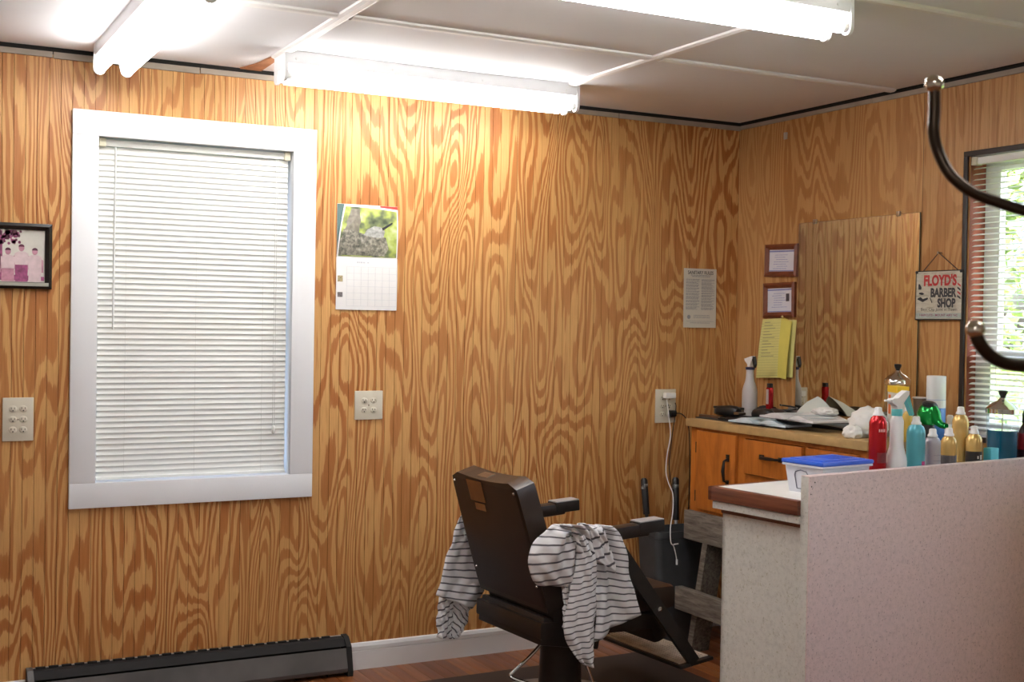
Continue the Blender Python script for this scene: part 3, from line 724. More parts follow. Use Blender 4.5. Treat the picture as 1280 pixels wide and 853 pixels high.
t = NT('mirror_glass'); t.b.inputs['Base Color'].default_value = (.68,.67,.58,1); t.b.inputs['Metallic'].default_value = 1; t.b.inputs['Roughness'].default_value = .03
M_MIRROR = t.m
a, b = onX(1000,279), onX(1152,266)
mr = thing('wall_mirror', 'large frameless mirror on the plywood wall above the cabinet', 'mirror', (-.003, (a.y+b.y)/2, 1.075), WR)
mw = a.y-b.y; mh = 1.927-1.075
MB().box(-mw/2, mw/2, -.004, 0, 0, mh).build('glass_back', mat('mirror_edge', (.05,.06,.05), .3, var=0), mr)
MB().box(-mw/2+.001, mw/2-.001, -.0055, -.004, .001, mh-.001).build('mirror_glass', M_MIRROR, mr)
for fx in (-.35, .34):
    MB().cbox((fx*mw,-.005,mh+.002),(.018,.012,.020),bev=.002).build('mirror_clip', M_STEEL, mr)
    MB().cbox((fx*mw,-.005,0),(.018,.012,.016),bev=.002).build('mirror_clip', M_STEEL, mr)

sg = thing('hanging_sign', 'weathered tin barber shop sign hung by a cord beside the window', 'sign', (-.012, -1.297, 1.497), WR)
sw, sh_ = .236, .190
t = NT('weathered_tin'); co = t.coord(); nz_ = t.noise(t.scaled(co, (8,8,60)), 1.5, 4, .7)
t.l(t.ramp(nz_, [(.3,(.22,.20,.15)), (.45,(.46,.43,.34)), (.7,(.60,.57,.47))]), t.b.inputs['Base Color']); t.b.inputs['Roughness'].default_value = .5
mb = MB(); V = []; nx = 60
for i in range(nx+1):
    x = -sw/2+sw*i/nx; y = -.002-.0008*math.sin(i/nx*math.pi*14)
    V += [(x,y,0),(x,y,sh_)]
F = [(2*i,2*i+2,2*i+3,2*i+1) for i in range(nx)]
mb.add(V, F, True); mb.add([(v[0],v[1]+.0015,v[2]) for v in V], F, True); mb.build('tin_plate', t.m, sg)
MB().box(-sw/2-.002, sw/2+.002, -.0036, .0005, -.004, .001).box(-sw/2-.002, sw/2+.002, -.0036, .0005, sh_-.001, sh_+.003).box(-sw/2-.003,-sw/2+.0005,-.0036,.0005,0,sh_).box(sw/2-.0005,sw/2+.003,-.0036,.0005,0,sh_).build('dark_border', M_DSTEEL, sg)
L1 = MB(); text_into(L1, "FLOYD'S", .008, -.0038, sh_-.036, .046, .168, .045); L1.build('sign_name', M_RED, sg)
L2 = MB(); text_into(L2, 'BARBER', .026, -.0038, sh_-.085, .037, .132, .05); text_into(L2, 'SHOP', .042, -.0038, sh_-.126, .037, .092, .05)
text_into(L2, 'Best Clip Joint in Town', .004, -.0038, sh_-.153, .014, .185, .0)
L2.build('sign_lettering', mat('sign_black', (.04,.04,.045), .6, var=.2, vscale=80), sg)
L3 = MB(); text_into(L3, 'HAIRCUTS - MOUNT AIRY NC', .002, -.0038, sh_-.174, .009, .195, .02); L3.build('sign_footer', mat('sign_purple', (.25,.05,.12), .6), sg)
MB().box(-sw/2+.002, sw/2-.002, -.0030, -.0028, .004, .024).build('sign_band', mat('sign_teal', (.36,.42,.38), .6, var=.15, vscale=40), sg)
ic = MB()   # clippers, brush, razor and pole drawn at the sides
ic.prism([(-.105,.118),(-.090,.118),(-.088,.126),(-.098,.140),(-.104,.140)], -.0040, -.0036, axis=1)
ic.prism([(-.102,.100),(-.084,.096),(-.072,.100),(-.084,.106),(-.098,.106)], -.0040, -.0036, axis=1)
ic.prism([(-.108,.078),(-.080,.068),(-.052,.080),(-.056,.086),(-.080,.080),(-.092,.088),(-.106,.084)], -.0040, -.0036, axis=1)
ic.prism([(-.044,.084),(-.041,.086),(-.030,.066),(-.033,.064)], -.0040, -.0036, axis=1)
for k in range(4):
    z = .078+k*.016
    ic.mat(k%2).prism([(.096,z+.010),(.112,z),(.112,z+.007),(.096,z+.017)], -.0040, -.0036, axis=1)
ic.build('sign_drawing', [M_INK, M_RED], sg)
for s_ in (-1,1): MB().lathe([(.006,0),(.006,.004),(.003,.006)], (s_*(sw/2-.004),-.003,sh_-.003), 10, M=rot('X',90)).build('corner_bolt', M_DSTEEL, sg)
MB().tube([(-.082,-.004,sh_),(0,-.006,.262),(.100,-.004,sh_)], .0022, 6).build('hanging_cord', mat('brown_cord', (.07,.04,.03), .7), sg)
MB().lathe([(.003,-.012),(.003,.006),(.006,.007),(.005,.010)], (0,-.002,.262), 8, M=rot('X',90)).build('nail', M_STEEL, sg)
tg = onX(983,170); tgo = thing('wall_tab', 'small grey metal tab on the plywood near the ceiling', 'tab', (-.001, tg.y, tg.z-.015), WR)
MB().cbox((0,-.004,.015),(.020,.008,.032),bev=.002).build('tab_plate', mat('grey_tab', (.42,.38,.34), .5), tgo)

# ================================================================== CABINET ON ITS STAND
CT = 1.038                                   # top of the cabinet slab
t = NT('orange_maple'); co = t.coord(); gz = t.noise(t.scaled(co, (9,9,1.4)), 3, 4, .6, 1.0)
t.l(t.ramp(gz, [(.3,(.30,.085,.012)), (.5,(.42,.125,.018)), (.7,(.50,.165,.026))]), t.b.inputs['Base Color']); t.b.inputs['Roughness'].default_value = .38; t.bump(gz, .05, .001)
M_MAPLE = t.m
M_SLABTOP = mat('butcher_slab', (.42,.27,.11), .5, var=.2, vscale=14)
M_IRON = mat('black_iron', (.014,.011,.010), .45, .4, var=.2)
KX, KY, KZ = .766, .245, .628                # local frame of the cabinet
cb_ = thing('wall_cabinet', 'orange varnished wooden cabinet with black iron handles under the mirror', 'cabinet', (-KY, -KX, KZ), WR)
def kb(l0, l1, y0, y1, z0, z1, name, par, mt, bev=.0015):
    return MB().cbox(((l0+l1)/2-KX, (y0+y1)/2+KY, (z0+z1)/2-KZ), (l1-l0, y1-y0, z1-z0), bev=bev).build(name, mt, par)
body = MB()
def bb(l0, l1, y0, y1, z0, z1): body.box(l0-KX, l1-KX, y0+KY, y1+KY, z0-KZ, z1-KZ)
LE, RE = .300, 1.40
bb(LE,LE+.02,-.45,-.03,KZ,1.004); bb(RE-.02,RE,-.45,-.03,KZ,1.004); bb(LE,RE,-.05,-.03,KZ,1.004); bb(LE,RE,-.45,-.03,KZ,KZ+.02)
bb(LE+.35,LE+.37,-.45,-.05,KZ,1.0)
body.build('carcass', M_MAPLE, cb_)
ff = MB()
def fb(l0, l1, z0, z1): ff.box(l0-KX, l1-KX, -.47+KY, -.45+KY, z0-KZ, z1-KZ)
fb(LE,RE,.985,1.004); fb(LE,RE,KZ,KZ+.022); fb(LE,.362,KZ+.022,.985); fb(.634,.690,KZ+.022,.985); fb(1.060,1.078,KZ+.022,.985); fb(RE-.03,RE,KZ+.022,.985); fb(.690,1.060,.826,.834)
ff.build('face_frame', M_MAPLE, cb_)
dr = kb(.358,.638,-.486,-.470,KZ+.016,.990,'door',cb_,M_MAPLE,.003)
hd = MB()
def iron_handle(mb, c, L, vert):
    x, y, z = c
    pts = [(-L/2,0),(-L/2,-.004),(-L*.42,-.020),(0,-.026),(L*.42,-.020),(L/2,-.004),(L/2,0)]
    mb.tube([(x,y+q,z+p) if vert else (x+p,y+q,z) for p,q in pts], [.004,.005,.006,.008,.006,.005,.004], 8)
    for s_ in (-1,1):
        if vert: mb.cbox((x,y-.002,z+s_*L*.55),(.020,.004,.030),bev=.001)
        else: mb.cbox((x+s_*L*.55,y-.002,z),(.030,.004,.020),bev=.001)
iron_handle(hd, (.588-KX,-.486+KY,.835-KZ), .10, True); hd.build('handle', M_IRON, dr)
for zz in (.915,.700): 
    MB().cbox((.352-KX,-.474+KY,zz-KZ),(.016,.008,.046),bev=.001).tube([(.356-KX,-.482+KY,zz-KZ-.024),(.356-KX,-.482+KY,zz-KZ+.024)], .005, 8).build('hinge', M_IRON, dr)
for l0, l1 in ((.694,1.056), (1.082,RE-.034)):
    d_ = kb(l0,l1,-.486,-.468,.838,.982,'drawer_front',cb_,M_MAPLE,.003)
    if l0 < 1: hh_ = MB(); iron_handle(hh_, ((l0+l1)/2-KX,-.486+KY,.918-KZ), .11, False); hh_.build('handle', M_IRON, d_)
# scalloped apron over the open bay
ap = [(.690,.826),(1.060,.826)]
for k in range(21):
    f_ = 1-k/20; ap.append((.690+.370*f_, .776+.024*math.cos(2*math.pi*(f_-.5)*2) if .25 < f_ < .75 else .764-.012*math.cos(2*math.pi*(f_-.5)*2)))
MB().prism([(p-KX,z-KZ) for p,z in ap], -.468+KY, -.452+KY, axis=1).build('scalloped_apron', M_MAPLE, cb_)
MB().cbox(((.283+1.425)/2-KX, -.247+KY, 1.021-KZ), (1.425-.283, .488, .034), bev=.002).build('countertop', M_SLABTOP, cb_)

t = NT('weathered_board'); co = t.coord(); gz = t.noise(t.scaled(co, (5,40,40)), 2, 4, .65, .5)
t.l(t.ramp(gz, [(.3,(.07,.055,.042)), (.5,(.15,.125,.10)), (.72,(.25,.22,.18))]), t.b.inputs['Base Color']); t.b.inputs['Roughness'].default_value = .8; t.bump(gz, .2, .002)
M_WEATH = t.m
st = thing('wooden_stand', 'weathered grey wooden trestle carrying the orange cabinet', 'stand', (-.25, -.70, 0), WR)
def sb(l0,l1,y0,y1,z0,z1,name,M=None):
    return MB().cbox(((l0+l1)/2-.70, (y0+y1)/2+.25, (z0+z1)/2), (l1-l0,y1-y0,z1-z0), M, bev=.003).build(name, M_WEATH, st)
sb(.295,1.25,-.500,-.455,.500,.628,'top_beam'); sb(.295,1.25,-.085,-.045,.500,.628,'top_beam')
for l in (.36,.62,.9,1.15): sb(l-.045,l+.045,-.455,-.085,.595,.6275,'cross_slat')
sb(.285,1.15,-.535,-.497,.184,.285,'lower_rail')
def leg(lt, lb, y0, y1):
    P = [(lt-.018-.70,.600),(lt+.018-.70,.600),(lb+.018-.70,0),(lb-.018-.70,0)]
    MB().prism(P, y0+.25, y1+.25, axis=1).build('leg', M_WEATH, st)
leg(.47,.345,-.496,-.40); leg(1.05,1.16,-.496,-.40); leg(.47,.345,-.16,-.065); leg(1.05,1.16,-.16,-.065)

# ================================================================== BIN AND LONG-HANDLED TOOLS IN THE CORNER
M_BIN = mat('dark_grey_plastic', (.045,.048,.052), .5, var=.15)
bx0, bx1 = onY(808,690,-.17).x, onY(872,690,-.17).x
bn = thing('waste_bin', 'tall dark grey plastic waste bin standing in the corner', 'bin', ((bx0+bx1)/2, -.165, 0))
bw = (bx1-bx0)/2; hb = onY(840,657,-.10).z
mb = MB(); prof = []
def rring(hx, hy, z, rr=.03, n=4):
    out = []
    for q, (sx, sy) in enumerate(((1,1),(-1,1),(-1,-1),(1,-1))):
        for k in range(n+1):
            a_ = R(90*q+90*k/n); out.append((sx*(hx-rr)+rr*math.cos(a_), sy*(hy-rr)+rr*math.sin(a_), z))
    return out
rings = [rring(bw*.80,.075,0), rring(bw*.98,.088,hb-.03), rring(bw,.092,hb-.028), rring(bw,.092,hb), rring(bw*.95,.085,hb), rring(bw*.78,.070,.01)]
V = [p for r_ in rings for p in r_]; n = len(rings[0])
F = [(j*n+i, j*n+(i+1)%n, (j+1)*n+(i+1)%n, (j+1)*n+i) for j in range(len(rings)-1) for i in range(n)]+[tuple(range(n)), tuple((len(rings)-1)*n+i for i in range(n))]
mb.add(V, F, True).build('bin_body', M_BIN, bn)
def tool(label, px, pytop, pygrip, y, cat, zfoot):
    top = onY(px,pytop,y); gr = onY(px+(.5 if px>830 else 3), pygrip, y-.01); foot = Vector((bn.location.x+(.03 if px>830 else -.02), -.165, zfoot))
    o = thing('long_handled_broom' if cat=='broom' else 'long_handled_dustpan', label, cat, foot)
    MB().tube([top-foot, top.lerp(gr,.05)-foot, gr-foot], [.010,.0165,.0155], 12).build('grip', M_BLACK, o)
    MB().tube([gr-foot, Vector((0,0,.10))], .0085, 10).build('pole', M_DSTEEL if cat=='broom' else mat('grey_pole', (.30,.30,.31), .4, .6), o)
    MB().lathe([(.016,-.012),(.016,.012)], top.lerp(gr,.22)-foot, 12).build('band', mat('grey_band', (.45,.45,.42), .4), o)
    if cat == 'broom': MB().cbox((0,0,.10),(.05,.03,.03),bev=.005).prism([(-.030,.0),(.030,.0),(.024,.09),(-.024,.09)], -.016, .016, axis=1).build('bristle_head', M_BLACK, o)
    else: MB().cbox((0,0,.09),(.06,.05,.03),bev=.004).cbox((0,-.02,.01),(.07,.08,.012),bev=.003).build('pan', M_BLACK, o)
tool('broom with a plain black grip standing in the grey bin', 805, 598, 643, -.05, 'broom', .012)
tool('dustpan with black grip and grey pole standing in the grey bin', 844.5, 597, 650, -.05, 'dustpan', .012)

# ================================================================== COUNTER (half-height partition with a worktop behind it)
ZT = .950; ROTC = R(7)
E1 = Vector((math.cos(ROTC), math.sin(ROTC), 0)); E2 = Vector((-math.sin(ROTC), math.cos(ROTC), 0))
A_ = onZ(1005,626,ZT); P0 = onV(1012,597,A_-E2*.032,E2)
O_ = Vector((P0.x,P0.y,0)); PT = P0.z
def laminate(name, c, spots):
    t = NT(name); co = t.coord(); a_ = t.noise(co, 55, 4, .75); b_ = t.noise(co, 130, 2, .6)
    base = t.ramp(a_, [(.34,[x*.86 for x in c]), (.5,c), (.7,[min(1,x*1.07) for x in c])])
    mx = t.n('ShaderNodeMix', data_type='RGBA', blend_type='MULTIPLY'); mx.inputs[0].default_value = 1
    t.l(base, mx.inputs[6]); t.l(t.ramp(b_, [(.30,spots), (.40,(1,1,1))]), mx.inputs[7]); t.l(mx.outputs[2], t.b.inputs['Base Color'])
    t.b.inputs['Roughness'].default_value = .42; return t.m
M_LAMP_ = laminate('pink_beige_laminate', (.66,.525,.50), (.62,.58,.58)); M_LAMW = laminate('white_laminate', (.66,.655,.61), (.72,.70,.62))
t = NT('walnut_edge'); co = t.coord(); gz = t.noise(t.scaled(co, (60,3,60)), 1.5, 3, .6)
t.l(t.ramp(gz, [(.3,(.10,.030,.016)), (.6,(.19,.062,.032)), (.8,(.24,.085,.045))]), t.b.inputs['Base Color']); t.b.inputs['Roughness'].default_value = .35
M_WALNUT = t.m
ctr = thing('service_counter', 'pink-beige laminate partition counter with walnut edged white worktop', 'counter', O_, ROTC)
CL = (-.020-O_.x)/math.cos(ROTC)
MB().cbox((CL/2,.001,PT/2),(CL,.004,PT-.001),bev=.0008).build('front_panel', M_LAMP_, ctr)
MB().box(0, CL, .003, .032, 0, PT).build('partition_core', M_LAMW, ctr)
MB().cbox((CL/2,.016,PT+.0008),(CL,.033,.0022),bev=.0006).build('top_edge_strip', M_LAMP_, ctr)
MB().box(.020, .040, .032, .372, 0, ZT-.080).build('end_panel', M_LAMW, ctr)
MB().box(.016, .044, .030, .376, ZT-.083, ZT-.068).build('end_band', M_WALNUT, ctr)
MB().box(-.006, .9, .032, .392, ZT-.068, ZT-.046).build('apron', M_LAMW, ctr)
MB().box(0.02, CL-.065, .358, .372, 0, ZT-.080).build('back_panel', M_LAMW, ctr)
MB().box(.012, CL-.066, .033, .386, ZT-.034, ZT).build('worktop', mat('white_worktop', (.80,.79,.76), .35, var=.03), ctr)
MB().cbox((-.001,.2195,ZT-.0215),(.026,.375,.043),bev=.003).build('side_edging', M_WALNUT, ctr)
MB().cbox(((CL-.066)/2,.397,ZT-.0215),(CL-.066+.028,.020,.043),bev=.003).build('rear_edging', M_WALNUT, ctr)
for px_, pz in ((.022,PT-.016),(.008,PT-.028),(.006,PT-.05)): MB().lathe([(.0022,0),(.0018,.001)], (px_,-.0008,pz), 8, M=rot('X',90)).build('nail_head', M_IRON, ctr)

def cpos(px, py, yl):           # point on the upright plane yl behind the partition face
    return onV(px, py, O_+E2*yl, E2)
def stand_on_counter(px, top, yl):
    p = cpos(px, top, yl); return Vector((p.x, p.y, ZT)), p.z-ZT
PXM = lambda p: FPX/((p-CAM).dot(FW))    # pixels per metre at a point

def actuator(mb, z, r=.011): mb.lathe([(r*1.25,0),(r*1.2,.006),(r*.95,.010),(r*.85,.024),(r*.6,.026)], (0,0,z), 14)
M_ACT = mat('actuator_white', (.80,.78,.77), .35, var=.02)
def can(name, label, px, top, yl, wpx, mt, group=None, extra=None, shoulder=.030):
    p, h = stand_on_counter(px, top, yl); r = wpx/2/PXM(p)
    o = thing(name, label, 'spray can', p, ROTC, group); hb_ = h-.024
    MB().lathe([(r*.94,0),(r,.004),(r,hb_-shoulder),(r*.97,hb_-shoulder*.7),(r*.80,hb_-shoulder*.28),(r*.52,hb_-.002),(r*.50,hb_)], n=24).build('can_body', mt, o)
    mb = MB(); actuator(mb, hb_-.001, min(.013,r*.52)); mb.build('nozzle', M_ACT, o)
    MB().lathe([(r*1.01,.001),(r*1.02,.003),(r*1.01,.006)], n=24, cap=False).build('rim', M_CHROME, o)
    if extra: extra(o, r, hb_)
    return o
def wrap(mb, r, z0, z1, a0, a1, n=10):
    V = []
    for i in range(n+1):
        a_ = R(a0+(a1-a0)*i/n); V += [(r*math.cos(a_),r*math.sin(a_),z0),(r*math.cos(a_),r*math.sin(a_),z1)]
    mb.add(V, [(2*i,2*i+2,2*i+3,2*i+1) for i in range(n)], True); return mb
M_REDCAN = mat('red_metallic', (.50,.015,.02), .22, .55, var=.05)
def red_x(o, r, h):
    m_ = MB()
    for k in range(4): wrap(m_, r*1.004, h*.80-.005+k*.0001, h*.80+.004, 225+k*12, 233+k*12, 3)
    m_.build('pale_lettering', mat('pink_ink', (.80,.45,.45), .5, var=0), o)
    m_ = MB(); wrap(m_, r*1.004, h*.36, h*.50, 218, 300); m_.build('dark_print', mat('dark_red_ink', (.16,.01,.015), .4, var=.3, vscale=90), o)
can('spray_can', 'shiny red hairspray can beside the blue-lidded tub', 1098, 509.5, .10, 22, M_REDCAN, extra=red_x)
# white trigger bottle
def trigger_head(o, z, mt_head, mt_trig, sgn=-1, s=1.0, neckm=None):
    """head at height z, nozzle to sgn*x"""
    MB().lathe([(.0155*s,0),(.0155*s,.020*s),(.0145*s,.022*s)], (0,0,z), 18).build('screw_collar', neckm or mt_trig, o)
    z += .022*s
    P = [(.012,0),(.012,.016),(.030,.040),(.036,.054),(.030,.060),(-.006,.050),(-.036,.034),(-.046,.033),(-.046,.026),(-.034,.024),(-.016,.020),(-.012,0)]
    MB().prism([(sgn*-1*x*s,z+zz*s) for x,zz in P], -.010*s, .010*s, axis=1).build('spray_head', mt_head, o)
    T = [(-.020,.024),(-.030,.022),(-.040,-.012),(-.052,-.046),(-.046,-.048),(-.032,-.014)]
    return z
M_TEAL = mat('teal_plastic', (.08,.42,.44), .35, var=.04); M_MILK = mat('milky_plastic', (.74,.74,.75), .35, var=.03)
p, h = stand_on_counter(1122, 487, .085)
o = thing('trigger_bottle', 'milky white spray bottle with teal collar and trigger', 'spray bottle', p, ROTC)
s_ = 1.0; r = 15.5/PXM(p)
zb = h-.022-.060
MB().lathe([(r*.93,0),(r,.006),(r,.085),(r*.97,.098),(r*.70,.130),(r*.66,.140),(r*.64,zb-.018),(r*.50,zb-.006),(r*.40,zb)], n=24, sy=.72).build('bottle_body', M_MILK, o)
MB().lathe([(.0175,0),(.0175,.020),(.016,.022)], (0,0,zb-.002), 18).build('screw_collar', M_TEAL, o)
zz0 = zb+.020
P = [(-.012,0),(-.014,.010),(-.034,.020),(-.038,.030),(-.030,.034),(-.010,.034),(.016,.050),(.034,.058),(.046,.056),(.046,.046),(.030,.030),(.012,.012),(.012,0)]
MB().prism([(x,zz0+q) for x,q in P], -.011, .011, axis=1).build('spray_head', M_ACT, o)
MB().tube([(-.036,0,zz0+.026),(-.062,0,zz0+.028)], [.004,.003], 8).build('nozzle', M_ACT, o)
MB().prism([(.030,zz0+.050),(.046,zz0+.056),(.060,zz0+.020),(.076,zz0-.020),(.068,zz0-.024),(.050,zz0+.004),(.036,zz0+.026)], -.007, .007, axis=1).build('trigger', M_TEAL, o)
M_TURQ = mat('turquoise_can', (.10,.40,.47), .28, .2, var=.05)
M_PURPLE = mat('purple_print', (.32,.08,.42), .3, var=.1); M_MAG = mat('magenta_print', (.50,.03,.18), .4, var=.1)
def turq_x(o, r, h):
    m_ = MB(); wrap(m_, r*1.006, .004, h-.032, 300, 350); m_.build('purple_stripe', M_PURPLE, o)
    m_ = MB(); wrap(m_, r*1.006, h*.30, h*.42, 258, 292); m_.build('magenta_badge', M_MAG, o)
can('spray_can', 'turquoise spray can with a purple stripe', 1145.5, 521, .075, 23, M_TURQ, extra=turq_x)
M_GREYCAN = mat('grey_can', (.40,.38,.40), .35, .3, var=.06)
def grey_x(o, r, h):
    m_ = MB()
    for k in range(5): wrap(m_, r*1.005, h*.62-k*h*.11, h*.63-k*h*.11, 225, 300)
    m_.build('fine_print', mat('grey_print', (.24,.23,.25), .5, var=0), o)
can('spray_can', 'plain silver grey short spray can with white nozzle', 1166, 536.5, .070, 20, M_GREYCAN, extra=grey_x, shoulder=.022)
M_GOLD = mat('gold_metal', (.60,.40,.14), .27, .40, var=.06)
def dark_band(frac, mt, letters=False):
    def f_(o, r, h):
        m_ = MB(); wrap(m_, r*1.004, .004, h*frac, 0, 360, 24); m_.build('dark_label', mt, o)
        k_ = MB()
        if letters:
            for q in range(3): wrap(k_, r*1.012, h*(.20+q*.13), h*(.30+q*.13), 262, 285, 4)
            for q in range(3): wrap(k_, r*1.012, h*(.22+q*.13), h*(.28+q*.13), 240, 250, 3)
        else:
            for q in range(3): wrap(k_, r*1.012, h*(.14+q*.15), h*(.15+q*.15), 235, 305, 6)
        k_.build('pale_lettering', mat('cream_ink', (.62,.58,.52), .5, var=0), o)
    return f_
can('spray_can', 'short gold spray can with a dark grey label', 1186.5, 535.5, .070, 19, M_GOLD, extra=dark_band(.60, mat('charcoal_label', (.09,.08,.085), .4, var=.1)), shoulder=.028)
def gold_x(o, r, h):
    m_ = MB(); wrap(m_, r*1.005, .02, h-.05, 318, 324, 2); wrap(m_, r*1.005, .02, h-.05, 332, 340, 2); m_.build('dark_stripe', mat('olive_print', (.12,.09,.04), .4), o)
can('spray_can', 'tall shiny gold hairspray can', 1201, 509, .138, 20, M_GOLD, extra=gold_x)
can('spray_can', 'gold spray can with a black label and pale lettering', 1218, 533, .080, 20, M_GOLD, extra=dark_band(.63, mat('black_label', (.014,.012,.012), .35, var=.1), True), shoulder=.030)
p, h = stand_on_counter(1239, 560, .060)
o = thing('sponge_block', 'turquoise rectangular block in front of the blue disinfectant jar', 'block', p, ROTC)
MB().cbox((0,0,h/2),(.045,.030,h),bev=.003).build('block_body', mat('turquoise_foam', (.09,.48,.58), .55, var=.05), o)
def disinfectant_jar(label, p, h, r, fill, rz):
    o = thing('disinfectant_jar', label, 'jar', p, rz, None)
    hg = h-.075*(r/.052)
    MB().lathe([(.001,.001),(r*.94,0),(r,.006),(r,hg-.012),(r*1.03,hg-.010),(r*1.03,hg)], n=28, cap=False).build('glass_jar', M_JAR, o)
    if fill:
        t_ = bpy.data.materials.get('blue_disinfectant')
        MB().lathe([(r*.95,.009),(r*.95,fill)], n=28).build('liquid', mat('blue_disinfectant', (.006,.085,.16), .08, var=.1), o)
    MB().lathe([(r*1.06,hg-.004),(r*1.07,hg+.012),(r*1.0,hg+.016),(r*.72,hg+.030),(r*.34,hg+.040),(r*.20,hg+.050)], n=28).build('chrome_lid', M_CHROME, o)
    MB().lathe([(r*.16,hg+.048),(r*.16,hg+.054),(r*.28,hg+.066),(r*.30,hg+.074),(r*.22,hg+.076)], n=14).build('lid_knob', M_BLACK, o)
    MB().tube([(0,0,.012),(0,0,hg+.005)], .0025, 6).build('lift_rod', M_CHROME, o)
    return o
p, h = stand_on_counter(1254, 488, .135); r = 19/PXM(p)
disinfectant_jar('tall glass disinfectant jar half full of blue liquid on the counter', p, h, r, h*.53, ROTC)
p, h = stand_on_counter(1283, 514, .10)
o = thing('dark_bottle', 'dark red and black bottle beside the blue disinfectant jar', 'bottle', p, ROTC)
MB().lathe([(.026,0),(.029,.005),(.029,h*.55),(.026,h*.66),(.012,h*.80),(.011,h*.82)], n=20).build('bottle_body', mat('black_red_plastic', (.03,.006,.008), .3, var=.1), o)
MB().lathe([(.029,h*.40),(.0296,h*.41),(.0296,h*.56),(.027,h*.655)], n=20, cap=False).build('red_label', mat('deep_red', (.30,.012,.02), .4), o)
MB().lathe([(.013,h*.81),(.013,h*.95),(.010,h)], n=14).build('cap', M_BLACK, o)
# blue-lidded tub
tub = thing('storage_tub', 'clear plastic tub with a bright blue lid on the white worktop', 'tub', O_+E1*.125+E2*.060+Vector((0,0,ZT)), ROTC)
M_TUB = mat('frosted_plastic', (.66,.67,.74), .35, var=.03)
tw, td, th_ = .222, .160, .088
V = []
for (x0,x1,y0,y1,z) in ((.014,tw-.014,.014,td-.014,0), (.004,tw-.004,.004,td-.004,th_)):
    V += [(x0,y0,z),(x1,y0,z),(x1,y1,z),(x0,y1,z)]
MB().add(V, [(0,1,2,3),(0,1,5,4),(1,2,6,5),(2,3,7,6),(3,0,4,7)]).build('tub_body', M_TUB, tub)
MB().cbox((tw/2,td/2,th_-.003),(tw+.006,td+.006,.008),bev=.003).build('tub_rim', M_TUB, tub)
M_BLUELID = mat('blue_lid', (.035,.12,.62), .3, var=.05)
MB().cbox((tw/2,td/2,th_+.007),(tw+.010,td+.010,.013),bev=.005).cbox((tw/2,td/2,th_+.0145),(tw-.03,td-.03,.004),bev=.0015).build('lid', M_BLUELID, tub)
rb = MB()
for k in range(9): rb.box(tw*.40+k*.012, tw*.40+k*.012+.005, td*.25, td*.75, th_+.0165, th_+.0178)
rb.build('lid_ribs', M_BLUELID, tub)
mk = MB(); yo = .038
def onside(y, z): return (.0135-.010*z/th_, y, z)
hp = [onside(*q) for q in ((.068,.012),(.064,.056),(.070,.066),(.092,.070),(.114,.064),(.118,.054),(.112,.012),(.068,.012))]
mk.tube([(q[0]-.001,q[1],q[2]) for q in hp], .0016, 6); mk.build('moulded_handle', mat('grey_moulding', (.16,.16,.22), .5, var=0), tub)

# ================================================================== THINGS ON THE CABINET SLAB
def slab_at(px, x, top=None):
    q = onX(px, 500, x); z = onX(px, top, x).z if top else CT
    return Vector((x, q.y, CT)), z-CT
def slab_xy(px, py): return onZ(px, py, CT)
p, h = slab_at(1121.5, -.10, 457); r = 15.2/PXM(p)
disinfectant_jar('empty glass disinfectant jar with chrome lid in front of the mirror', p, h, r, 0, WR)
p, h = slab_at(1122.5, -.235, 483); bwid = .5*34/PXM(p)
o = thing('carton', 'white carton with a yellow top band and orange print', 'box', p, WR+R(-25))
MB().cbox((0,0,h/2),(bwid*2,.045,h),bev=.001).build('box_body', mat('carton_white', (.66,.64,.60), .5, var=.06, vscale=30), o)
MB().box(-bwid-.0006, bwid+.0006, -.0232, .0232, h-.024, h+.0006).build('yellow_band', mat('carton_yellow', (.85,.55,.03), .5, var=.04), o)
MB().box(-bwid*.75, -bwid*.3, -.0234, -.0226, h*.45, h-.034).box(bwid*.2, bwid*.8, -.0234, -.0226, h*.5, h-.06).build('orange_print', mat('carton_orange', (.75,.18,.03), .5), o)
p, h = slab_at(1135, -.335, 509)
o = thing('amber_bottle', 'yellow squeeze bottle behind the white trigger bottle', 'bottle', p, WR)
MB().lathe([(.020,0),(.023,.004),(.023,h*.6),(.018,h*.78),(.010,h*.86),(.010,h*.9)], n=18).build('bottle_body', mat('amber_plastic', (.55,.36,.06), .35, var=.05), o)
MB().lathe([(.011,h*.88),(.011,h*.96),(.008,h)], n=12).build('cap', M_ACT, o)
p, h = slab_at(1149.5, -.17, 496.5); r = 8/PXM(p)
o = thing('brown_tumbler', 'plain brown tumbler with pale rim beside the carton', 'tumbler', p, WR)
MB().lathe([(r*.85,0),(r*.86,.002),(r*.98,h-.006),(r*.92,h-.006),(r*.78,.006)], n=20).build('cup', mat('taupe_plastic', (.19,.125,.085), .4, var=.08), o)
MB().lathe([(r*1.05,h-.006),(r*1.16,h-.003),(r*1.05,h)], n=20).build('pale_rim', M_ACT, o)
p, h = slab_at(1170, -.15, 470); r = 11.8/PXM(p)
o = thing('aerosol_can', 'blue and white aerosol can with a tall white cap', 'spray can', p, WR)
MB().lathe([(r*.97,0),(r,.004),(r,h*.62),(r*.96,h*.635)], n=24).build('can_body', mat('blue_can', (.07,.20,.50), .3, .1, var=.1), o)
MB().lathe([(r*.985,h*.63),(r,h*.635),(r,h*.985),(r*.96,h)], n=24).build('cap', M_MILK, o)
m_ = MB(); wrap(m_, r*1.005, h*.50, h*.625, 0, 360, 24); m_.build('white_band', mat('can_white', (.68,.66,.68), .4), o)
m_ = MB(); wrap(m_, r*1.012, h*.545, h*.60, 225, 268, 6); m_.build('red_lettering', M_RED, o)
m_ = MB(); wrap(m_, r*1.012, h*.545, h*.60, 275, 300, 6); m_.build('blue_lettering', mat('can_blue', (.05,.12,.45), .4), o)
